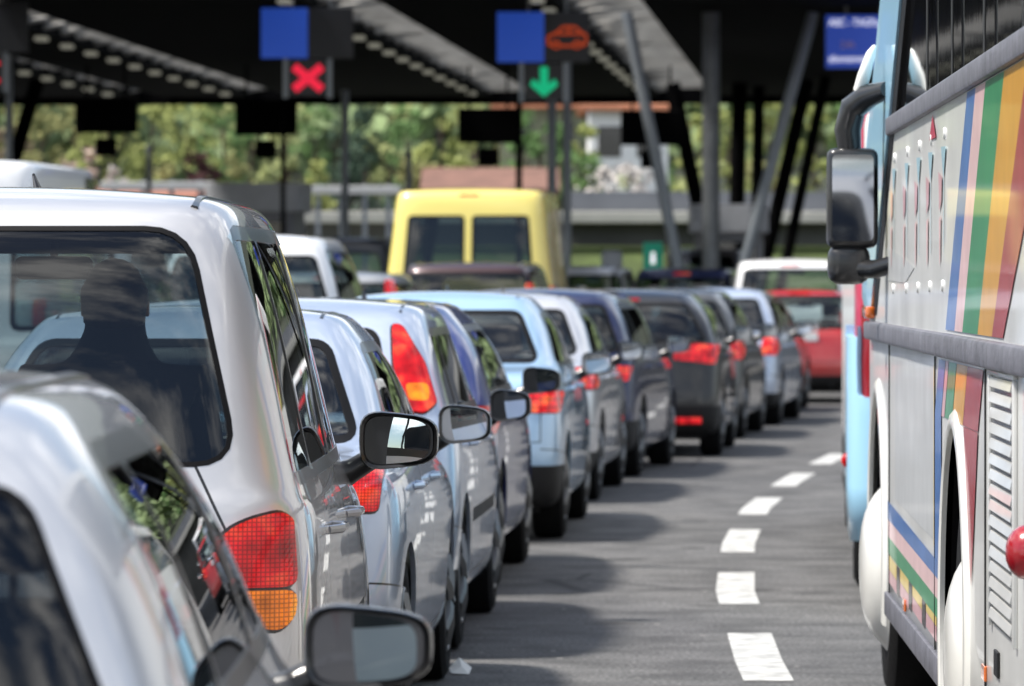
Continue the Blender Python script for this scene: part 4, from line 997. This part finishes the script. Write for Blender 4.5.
column('dark column leaning right nearest to the bus mirror', (823, 90), (786, 262), 118, .12, DARKST, CG)
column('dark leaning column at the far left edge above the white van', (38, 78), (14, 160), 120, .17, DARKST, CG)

def blk_(b, px0, py0, px1, py1, d, th, bev=0., mi=0, rel=Vector((0, 0, 0))):
    p, q = at(px0, py0, d) - rel, at(px1, py1, d) - rel; box(b, p.x, q.x, p.y, p.y + th, q.z, p.z, bev, 2, mi)
def lane_sign(px, py, wd, label, symbol, extra=None, posts=None, d=86):
    o = at(px, py, d); root = empty('lane_sign', o, 0, label, 'sign', None)
    g = lambda name, m, x0, y0, x1, y1, dy, th: (lambda b: (blk_(b, x0, y0, x1, y1, d, th, .004, 0, o - Vector((0, dy, 0))), obj(name, b, m, root))[1])(B())
    h_ = 50
    g('blue_panel', SIGNB, px, py, px + wd * .505, py + h_, 0, .12); g('dark_panel', SIGND, px + wd * .505 + .3, py, px + wd, py + h_, 0, .12)
    sg = g('signal_box', SIGND, px + 28, py + h_ + 1.5, px + 66, py + 88, .0, .14)
    for x in (px + 22, px + 66): g('hanger_post', STEELL, x, py + h_ + .5, x + 5, py + 90, .02, .06)
    for x in (px + 30, px + 68): g('hanger_post', STEEL, x, -2, x + 3, py - .3, .05, .05)
    c = at(px + 47, py + 70, d) - o; c.y = -.012
    b = B(); sc = d / 5300
    if symbol == 'x':
        for s_ in (1, -1):
            r_ = bmesh.ops.create_cube(b, size=1)['verts']
            for v in r_: v.co = c + Vector((v.co.x * 34 * sc, v.co.y * .02 - (.004 if s_ > 0 else 0), v.co.z * 8 * sc)) if 0 else v.co
            for v in r_:
                q = Vector((v.co.x * 36 * sc, v.co.z * 8.5 * sc)); a = R(45 * s_) * .88
                v.co = c + Vector((q.x * math.cos(a) - q.y * math.sin(a), v.co.y * .02 - (.006 if s_ > 0 else 0), q.x * math.sin(a) + q.y * math.cos(a)))
        obj('red_cross', b, LEDR, sg)
    else:
        pts = [(-4, 15), (4, 15), (4, -2), (11, 3), (14, -3), (0, -15), (-14, -3), (-11, 3), (-4, -2)]
        prism(b, [(c.x + x * sc, c.z + z * sc) for x, z in pts], 'Y', c.y - .008, c.y + .006); obj('green_arrow', b, LEDG, sg)
    if extra:
        b = B(); c = at(px + 70, py + 26, d) - o
        prof = [(-19, -6), (-19, 1), (-11, 5), (-4, 11), (8, 11), (15, 5), (19, 3), (19, -6), (15, -8), (13, -4), (8, -4), (6, -8), (-7, -8), (-9, -4), (-13, -4), (-15, -8)]
        n = len(prof)
        for i in range(n):
            p, q = prof[i], prof[(i + 1) % n]; tube(b, [(c.x + p[0] * sc, -.02, c.z + p[1] * sc), (c.x + q[0] * sc, -.02, c.z + q[1] * sc)], .022, 6)
        tube(b, [(c.x - 11 * sc, -.02, c.z + 4 * sc), (c.x + 15 * sc, -.02, c.z + 4 * sc)], .02, 6); tube(b, [(c.x + 2 * sc, -.02, c.z + 11 * sc), (c.x + 2 * sc, -.02, c.z + 4 * sc)], .02, 6)
        for k in (-11, 10):
            tube(b, [(c.x + (k + 3.5 * math.cos(a)) * sc, -.022, c.z + (-7 + 3.5 * math.sin(a)) * sc) for a in [j * math.pi / 4 for j in range(9)]], .018, 6)
        obj('car_symbol', b, LEDO, root)
    return root
lane_sign(261, 8, 92, 'overhead lane sign, blue and black, with red cross signal below', 'x')
lane_sign(497, 12, 93, 'overhead lane sign with orange lit car symbol and green down arrow', 'arrow', True)
lane_sign(-63, 2, 91, 'overhead lane sign cut off by the left edge of the photo', 'x')
# blue notice at the right
o = at(826, 15, 88); sb = empty('information_sign', o, 0, 'dark blue information sign with white lettering beside the light blue pillar', 'sign')
b = B(); blk_(b, 826, 15, 898, 68, 88, .1, .004, 0, o); obj('sign_board', b, mat('notice_blue', (.02, .05, .30), .45, emis=(.015, .04, .25), es=.6), sb)  # board colour also given a faint glow of its own
def text(s_, loc, size, m, parent, name='lettering', align='LEFT', rot=(R(90), 0, 0), ex=.004, sx=1.):
    cu = bpy.data.curves.new(name, 'FONT'); cu.body = s_; cu.size = size; cu.align_x = align; cu.extrude = ex
    t = bpy.data.objects.new('t', cu); C.objects.link(t); dg = bpy.context.evaluated_depsgraph_get(); dg.update()
    me = bpy.data.meshes.new_from_object(t.evaluated_get(dg)); bpy.data.objects.remove(t)
    ob = link(name, me, m, parent); ob.location = loc; ob.rotation_euler = rot; ob.scale = (sx, 1, 1); return ob
sc = 88 / 5300
text('ABC - TAGPay', (2.5 * sc, -.012, -11 * sc), 10.5 * sc, WHITEGLOW, sb, sx=.82); text('24h', (14 * sc, -.012, -33 * sc), 10 * sc, mat('sign_pink', (.8, .5, .6), .5), sb); text('abonament', (2.5 * sc, -.012, -47 * sc), 10.5 * sc, WHITEGLOW, sb, sx=.9)
for x in (845, 880): b = B(); blk_(b, x, -6, x + 3, 14.5, 88, .06, 0, 0, o); obj('hanger_post', b, STEEL, sb)

for i, (x, y, lb) in enumerate(((75, 98, 'black lane display with small camera box below, above the large white van'), (235, 100, 'black lane display with small box below, under the red cross sign'), (458, 108, 'black lane display with small box below, above the yellow van'), (621, 110, 'black lane display with small box below, beside the left-leaning pale column'))):
    o = at(x, y, 112); root = empty('lane_display', o, 0, lb, 'display', 'black lane displays seen under the canopy')
    b = B(); blk_(b, x, y, x + 62, y + 35, 112, .25, .02, 0, o); obj('display_box', b, DARKST, root)
    b = B(); blk_(b, x + 20, y + 40, x + 41, y + 58, 112, .25, .02, 0, o); obj('camera_box', b, DARKST, root)
    for q in (24, 35): b = B(); blk_(b, x + q, y + 35, x + q + 2, y + 40, 112, .05, 0, 0, o); obj('bracket', b, DARKST, root)
    for q in (10, 48): b = B(); a = at(x + q, y, 112) - o; box(b, a.x, a.x + .05, .1, .15, 0, 6.148 - o.z); obj('hanger_post', b, DARKST, root)

def post(name, label, cat, x, y0, d, r, m, group=None):
    p = at(x, y0, d); b = B(); tube(b, [(0, 0, 0), (0, 0, p.z)], r, 10); lathe(b, [(0, r * 2), (.05, r * 2), (.052, r)], 'Z', 12); o = obj(name, b, m, None, True); o.location = (p.x, d, 0); return tag(o, label, cat, group)
PG = 'slim posts on the toll islands'
post('steel_post', 'slim dark post under the red cross sign', 'post', 283, 98, 98, .045, DARKST, PG); post('steel_post', 'slim dark post left of the yellow van roof lamp', 'post', 519, 92, 98, .06, DARKST, PG)
post('steel_post', 'pale grey post between the two lane signs', 'post', 345, 90, 108, .08, STEELL, PG); post('steel_post', 'pale grey post just right of the green arrow', 'post', 552, 92, 104, .09, STEELL, PG)
post('steel_post', 'pale grey post with round white lamps, right of the yellow van', 'post', 567, 62, 100, .08, STEELL, PG); post('steel_post', 'pale grey post at the left edge of the photo', 'post', 9, 58, 100, .07, STEELL, PG)
post('steel_post', 'thin pale post rising behind the rail near the large white van', 'post', 149, 145, 125, .06, STEELL, PG); post('steel_post', 'short thin post between grey booth and yellow van', 'post', 409, 150, 118, .07, STEELL, PG)

def booth(x0, x1, ytop, d, label, rnd=True):
    o = at((x0 + x1) / 2, 283, d); o.z = 0; hw = (x1 - x0) / 2 * d / 5300; zt = at(0, ytop, d).z
    root = empty('toll_booth', o, -.06, label, 'booth')
    b = B(); pts = rounded([(-hw, -1.3), (hw, -1.3), (hw, 1.6), (-hw, 1.6)], .35, 4); prism(b, pts, 'Z', zt - .55, zt); obj('roof_band', b, BOOTHM, root)
    b = B(); pts = rounded([(-hw * .86, -1.1), (hw * .86, -1.1), (hw * .86, 1.4), (-hw * .86, 1.4)], .3, 4); prism(b, pts, 'Z', .15, zt - .552); obj('cabin', b, mat('booth_dark', (.24, .25, .28), .5), root)
    b = B(); box(b, -hw * .7, hw * .7, -1.112, -1.05, 1.1, zt - .75, .01); obj('booth_window', b, BGL, root)
    b = B(); box(b, -hw * 1.1, hw * 1.1, -4, 3, 0, .15, .03); obj('island_kerb', b, CONC, root)
booth(211, 306, 184, 104, 'grey toll booth with rounded roof band above the white van')
booth(690, 768, 205, 106, 'dark grey toll booth behind the thick upright column')
# small signs
o = at(653, 258, 92); r = empty('small_sign', (o.x, 92, 0), 0, 'small green sign with white symbol at the foot of the leaning pale column', 'sign')
b = B(); box(b, -.17, .17, -.02, .02, o.z - .25, o.z + .27, .015); obj('sign_plate', b, mat('sign_green', (.02, .62, .38), .4), r); b = B(); tube(b, [(0, .04, 0), (0, .04, o.z + .2)], .035, 8); obj('sign_post', b, STEELL, r, True)
b = B(); prism(b, [(-.03, o.z + .10), (.03, o.z + .10), (.045, o.z - .10), (-.045, o.z - .10)], 'Y', -.028, -.021); obj('white_symbol', b, WHITEGLOW, r)
o = at(612, 262, 96); r = empty('small_sign', (o.x, 96, 0), 0, 'small pale blank board on a short post right of the yellow van', 'sign')
b = B(); box(b, -.19, .19, -.02, .02, o.z - .22, o.z + .22, .08); obj('sign_plate', b, mat('pale_board', (.5, .52, .55), .5), r); b = B(); tube(b, [(0, .04, 0), (0, .04, o.z + .2)], .03, 8); obj('sign_post', b, STEELL, r, True)

# ------------------------------------------------------------------ beyond the plaza: ramp, rails, houses, trees, hill
def terr(x, y):
    return max(0, (y - 175) * .05) + max(0, (y - 330)) * .11 + 1.0 * noise.noise(Vector((x * .02, y * .02, 3))) * min(1, max(0, (y - 170) / 60))
b = B(); gx, gy = 60, 60; V = [[b.verts.new((-350 + 800 * i / gx, 172 + 900 * (j / gy) ** 1.5, terr(-350 + 800 * i / gx, 172 + 900 * (j / gy) ** 1.5) - .01)) for i in range(gx + 1)] for j in range(gy + 1)]
for j in range(gy):
    for i in range(gx): b.faces.new((V[j][i], V[j][i + 1], V[j + 1][i + 1], V[j + 1][i]))
tag(obj('hillside', b, GRASS, None, True), kind='structure')
def slab(name, label, cat, px0, px1, y0, y1, d, th, m, parts=()):
    o = at(px0, 283, d); o.z = 0; a, c_ = at(px0, y0, d), at(px1, y1, d)
    return a, c_, o
rp = empty('ramp_wall', (0, 150, 0), 0, 'pale concrete ramp with grey barrier running behind the toll lanes', 'wall')
a, c_ = at(300, 0, 150), at(900, 0, 150)
b = B(); box(b, a.x, c_.x + 4, 0, .5, 3.25, 3.58, .03); obj('parapet', b, mat('pale_concrete', (.50, .48, .43), .8, var=.12, vscale=1), rp)
b = B(); box(b, a.x + 7.5, 90, .6, .8, 3.3, 5.2 if 0 else 4.15); obj('grey_barrier', b, mat('barrier_grey', (.17, .18, .20), .7, var=.15, vscale=.6), rp)
b = B(); box(b, a.x, 90, .7, 6, 0, 3.26); obj('retaining_wall', b, mat('shaded_concrete', (.08, .08, .075), .9, var=.3, vscale=.5), rp)  # shade below the parapet put into the colour; unseen right end darkens reflections
b = B(); prism(b, [(-6, 0), (.69, 2.6), (.69, 0)], 'X', a.x, c_.x - 1.5); obj('grass_bank', b, mat('bank_grass', (.06, .085, .022), .95, var=.4, vscale=.8, bump=.5, bscale=5), rp)
rl = empty('guard_rail', (0, 140, 0), 0, 'white guard rail on posts left of the yellow van', 'guard rail')
for x0, x1, y in ((100, 214, 186), (306, 400, 190)):
    p, q = at(x0, y, 140), at(x1, y, 140); b = B(); box(b, p.x, q.x, 0, .08, p.z - .11, p.z + .11, .02); obj('rail', b, mat('rail_white', (.6, .6, .58), .6), rl)
    n = 4
    for k in range(n): x = p.x + (q.x - p.x) * (k + .5) / n; b = B(); box(b, x - .06, x + .06, .09, .18, 0, p.z + .15); obj('rail_post', b, STEELL, rl)
def house(px0, px1, yeave, yridge, d, label, wallc, roofc):
    p, q = at(px0, yeave, d), at(px1, yeave, d); zr = at(0, yridge, d).z; w_ = q.x - p.x; g = terr(0, d) - .5
    r = empty('house', (p.x, d, 0), 0, label, 'house')
    b = B(); box(b, 0, w_, 0, 8, g, p.z); wl = obj('wall', b, wallc, r)
    b = B(); prism(b, [(-.5, p.z - .1), (4, zr), (8.5, p.z - .1), (8.5, p.z + .1), (4, zr + .2), (-.5, p.z + .1)], 'X', -.4, w_ + .4); obj('roof', b, roofc, r)
    n = max(2, int(w_ / 2.2))
    for k in range(n):
        x = w_ * (k + .5) / n; b = B(); box(b, x - .45, x + .45, -.03, .05, p.z - 1.9, p.z - .7); wi = obj('window', b, BGL, r)
TERRA = mat('terracotta_tiles', (.27, .11, .07), .8, var=.25, vscale=1.2, bump=.4, bscale=8); WPL = mat('white_render', (.92, .91, .88), .8, var=.04); OCH = mat('ochre_render', (.48, .30, .18), .85, var=.1)
house(500, 584, 106, 95, 216, 'ochre house with orange tiled roof hidden by the trees behind the green arrow post', mat('olive_render', (.22, .23, .15), .9, var=.2), mat('orange_tiles', (.60, .24, .13), .8, var=.15, vscale=1.2))
house(590, 668, 108, 94, 205, 'white house with orange tiled roof beside the leaning pale column', WPL, mat('orange_tiles', (.60, .24, .13), .8, var=.15, vscale=1.2))
house(432, 548, 192, 171, 178, 'low house with terracotta roof behind the yellow van', OCH, mat('old_roof_tiles', (.17, .085, .06), .85, var=.3, vscale=1.5))
house(106, 190, 200, 186, 176, 'low house with terracotta roof beside the large white van', WPL, TERRA)

def leafm(nm, c): 
    return mat(nm, c, .9, var=.2, vscale=.5)
LEAF = dict(lime=leafm('leaf_lime', (.27, .30, .09)), green=leafm('leaf_green', (.11, .20, .06)), conifer=leafm('leaf_conifer', (.03, .06, .035)), olive=leafm('leaf_olive', (.22, .22, .08)), bare=leafm('twigs_brown', (.13, .095, .06)), blossom=leafm('blossom_white', (.50, .46, .42)), maroon=leafm('leaf_maroon', (.05, .015, .015)), pink=leafm('blossom_pink', (.42, .32, .27)), beige=leafm('leaf_beige', (.34, .37, .15)))
BARK = mat('bark', (.07, .05, .035), .95, bump=.5)
def tree(px, ytop, d, wd, kind, label):
    rg = random.Random(int(px * 7 + ytop + d)); x = (px - 512) * d / 5300; g = terr(x, d) - .1; H_ = max(2.5, at(0, ytop, d).z - g); W_ = wd * d / 5300
    nm = {'conifer': 'conifer_tree', 'blossom': 'flowering_shrub', 'pink': 'flowering_shrub'}.get(kind, 'broadleaf_tree')
    root = empty(nm, (x, d, g), 0, label, 'shrub' if 'shrub' in nm else 'tree', 'trees and shrubs on the slope beyond the plaza')
    b = B(); tube(b, [(0, 0, 0), (.1, 0, H_ * .4), (.0, .1, H_ * .8)], [.04 * H_ * .6, .025 * H_ * .6, .03], 7)
    for k in range(5):
        a = rg.random() * 6.28; tube(b, [(.05, 0, H_ * (.3 + .08 * k)), (W_ * .3 * math.cos(a), W_ * .3 * math.sin(a), H_ * (.5 + .08 * k))], [.06, .02], 5)
    obj('trunk', b, BARK, root, True)
    b = B(); n = 26; cl = []
    for k in range(n):
        t = rg.random()
        if kind == 'conifer': z = H_ * (.12 + .85 * t); r = W_ * .5 * (1 - t) ** .8 + .1; rr = r * rg.uniform(.3, .9); s_ = W_ * .16 + .1
        else: z = H_ * rg.uniform(.22 if H_ > 4 else .1, .92); r = W_ * .5 * math.sqrt(max(.1, 1 - ((z / H_ - .58) / .45) ** 2)); rr = r * math.sqrt(rg.random()); s_ = W_ * rg.uniform(.10, .19)
        a = rg.random() * 6.28; cl.append((Vector((rr * math.cos(a), rr * math.sin(a), z)), s_))
    ls = max(.10, W_ * .045)
    for c_, s_ in cl:
        for _ in range(38):
            v = Vector((rg.gauss(0, 1), rg.gauss(0, 1), rg.gauss(0, .8))).normalized() * s_ * rg.uniform(.5, 1.15); p = c_ + v
            u = Vector((rg.gauss(0, 1), rg.gauss(0, 1), rg.gauss(0, 1))).normalized(); w2 = u.orthogonal().normalized(); l_ = ls * rg.uniform(.6, 1.4)
            b.faces.new([b.verts.new(p + u * l_), b.verts.new(p + w2 * l_ * .7), b.verts.new(p - u * l_), b.verts.new(p - w2 * l_ * .7)])
    obj('crown', b, LEAF[kind], root)
TR = [(522, 108, 203, 52, 'green', 'round green tree below the orange roof, left of the green arrow post'), (583, 108, 201, 36, 'lime', 'small light green tree left of the white house'), (556, 103, 200, 34, 'green', 'slim green tree in front of the white house, left of the pale posts'), (-8, 95, 215, 70, 'bare', 'bare brown spring tree at the left edge of the photo'), (40, 88, 240, 80, 'olive', 'olive brown tree behind the dark leaning column at left'), (75, 80, 260, 60, 'olive', 'olive tree behind the leftmost black display'), (110, 85, 235, 70, 'lime', 'light green tree right of the leftmost black display'),
      (150, 80, 250, 70, 'lime', 'yellow green tree with wide crown between the first two displays'), (188, 84, 230, 60, 'lime', 'bright yellow green tree left of the second display'), (222, 85, 255, 60, 'green', 'mid green tree just left of the second display'), (250, 82, 262, 60, 'beige', 'beige budding tree behind the second display'), (285, 90, 225, 50, 'beige', 'beige budding tree just right of the second display'),
      (315, 90, 228, 46, 'green', 'mid green tree left of the pale post between the lane signs'), (335, 84, 270, 44, 'conifer', 'dark conifer left of the pale post between the lane signs'), (362, 98, 205, 44, 'conifer', 'dark conifer just right of the pale post between the lane signs'), (388, 82, 262, 60, 'beige', 'pale budding tree above the dark conifers'), (405, 94, 215, 50, 'green', 'grey green tree left of the third display'),
      (440, 84, 240, 60, 'lime', 'light green tree just left of the third display'), (474, 84, 255, 60, 'beige', 'pale green tree behind the third display'), (505, 92, 235, 44, 'olive', 'olive tree right of the third display'), (540, 98, 200, 60, 'green', 'mid green tree below the green arrow'), (582, 136, 190, 60, 'green', 'mid green tree in front of the white house'),
      (612, 150, 172, 76, 'blossom', 'wide white blossoming shrub above the grey ramp barrier'), (655, 104, 230, 60, 'green', 'green tree behind the left-leaning pale column'), (690, 84, 235, 56, 'lime', 'bright green tree left of the thick upright column'), (728, 82, 240, 56, 'lime', 'bright green tree right of the thick upright column'), (770, 84, 235, 60, 'lime', 'light green tree between the dark columns'),
      (812, 86, 240, 60, 'lime', 'light green tree left of the bus mirror'), (850, 84, 240, 60, 'green', 'green tree behind the bus mirror'), (82, 136, 180, 60, 'pink', 'pale pink blossoming shrub right of the large white van roof'), (118, 150, 178, 30, 'blossom', 'small pale shrub beside the pink blossoming shrub'), (205, 140, 182, 40, 'maroon', 'low dark maroon tree left of the grey booth'),
      (165, 150, 185, 44, 'olive', 'low olive shrub tree above the white guard rail'), (240, 145, 184, 50, 'olive', 'low olive tree behind the grey toll booth'), (310, 150, 182, 40, 'lime', 'low light green tree right of the grey toll booth'), (350, 140, 184, 46, 'conifer', 'low dark conifer above the guard rail'), (420, 150, 182, 44, 'olive', 'low olive tree above the left corner of the yellow van'),
      (458, 148, 184, 40, 'lime', 'low light green tree above the yellow van roof'), (20, 140, 182, 60, 'olive', 'low brown tree above the large white van'), (640, 160, 180, 50, 'beige', 'low beige shrub tree right of the blossoming shrub'), (700, 150, 185, 60, 'beige', 'low beige tree behind the thick upright column'), (760, 150, 185, 60, 'olive', 'low olive tree behind the right toll booth'), (820, 150, 185, 60, 'lime', 'low green tree left of the bus mirror foot')]
for a in TR: tree(*a)
b = B()
rg = random.Random(5)
for k in range(9000):
    d = rg.uniform(330, 460); x = rg.uniform(-.135, .135) * d * 1.15; g = terr(x, d); z = g + rg.uniform(0, 9) ** 1 * (0.8 + .4 * noise.noise(Vector((x * .05, d * .05, 0))))
    u = Vector((rg.gauss(0, 1), rg.gauss(0, 1), rg.gauss(0, 1))).normalized(); w2 = u.orthogonal().normalized(); l_ = rg.uniform(.7, 1.6)
    p = Vector((x, d, z)); b.faces.new([b.verts.new(p + u * l_), b.verts.new(p + w2 * l_), b.verts.new(p - u * l_), b.verts.new(p - w2 * l_)])
tag(obj('woodland', b, mat('wood_leaves', (.18, .24, .11), .95, var=.45, vscale=.06)), 'mixed spring woodland covering the far hillside', 'woodland', kind='stuff')
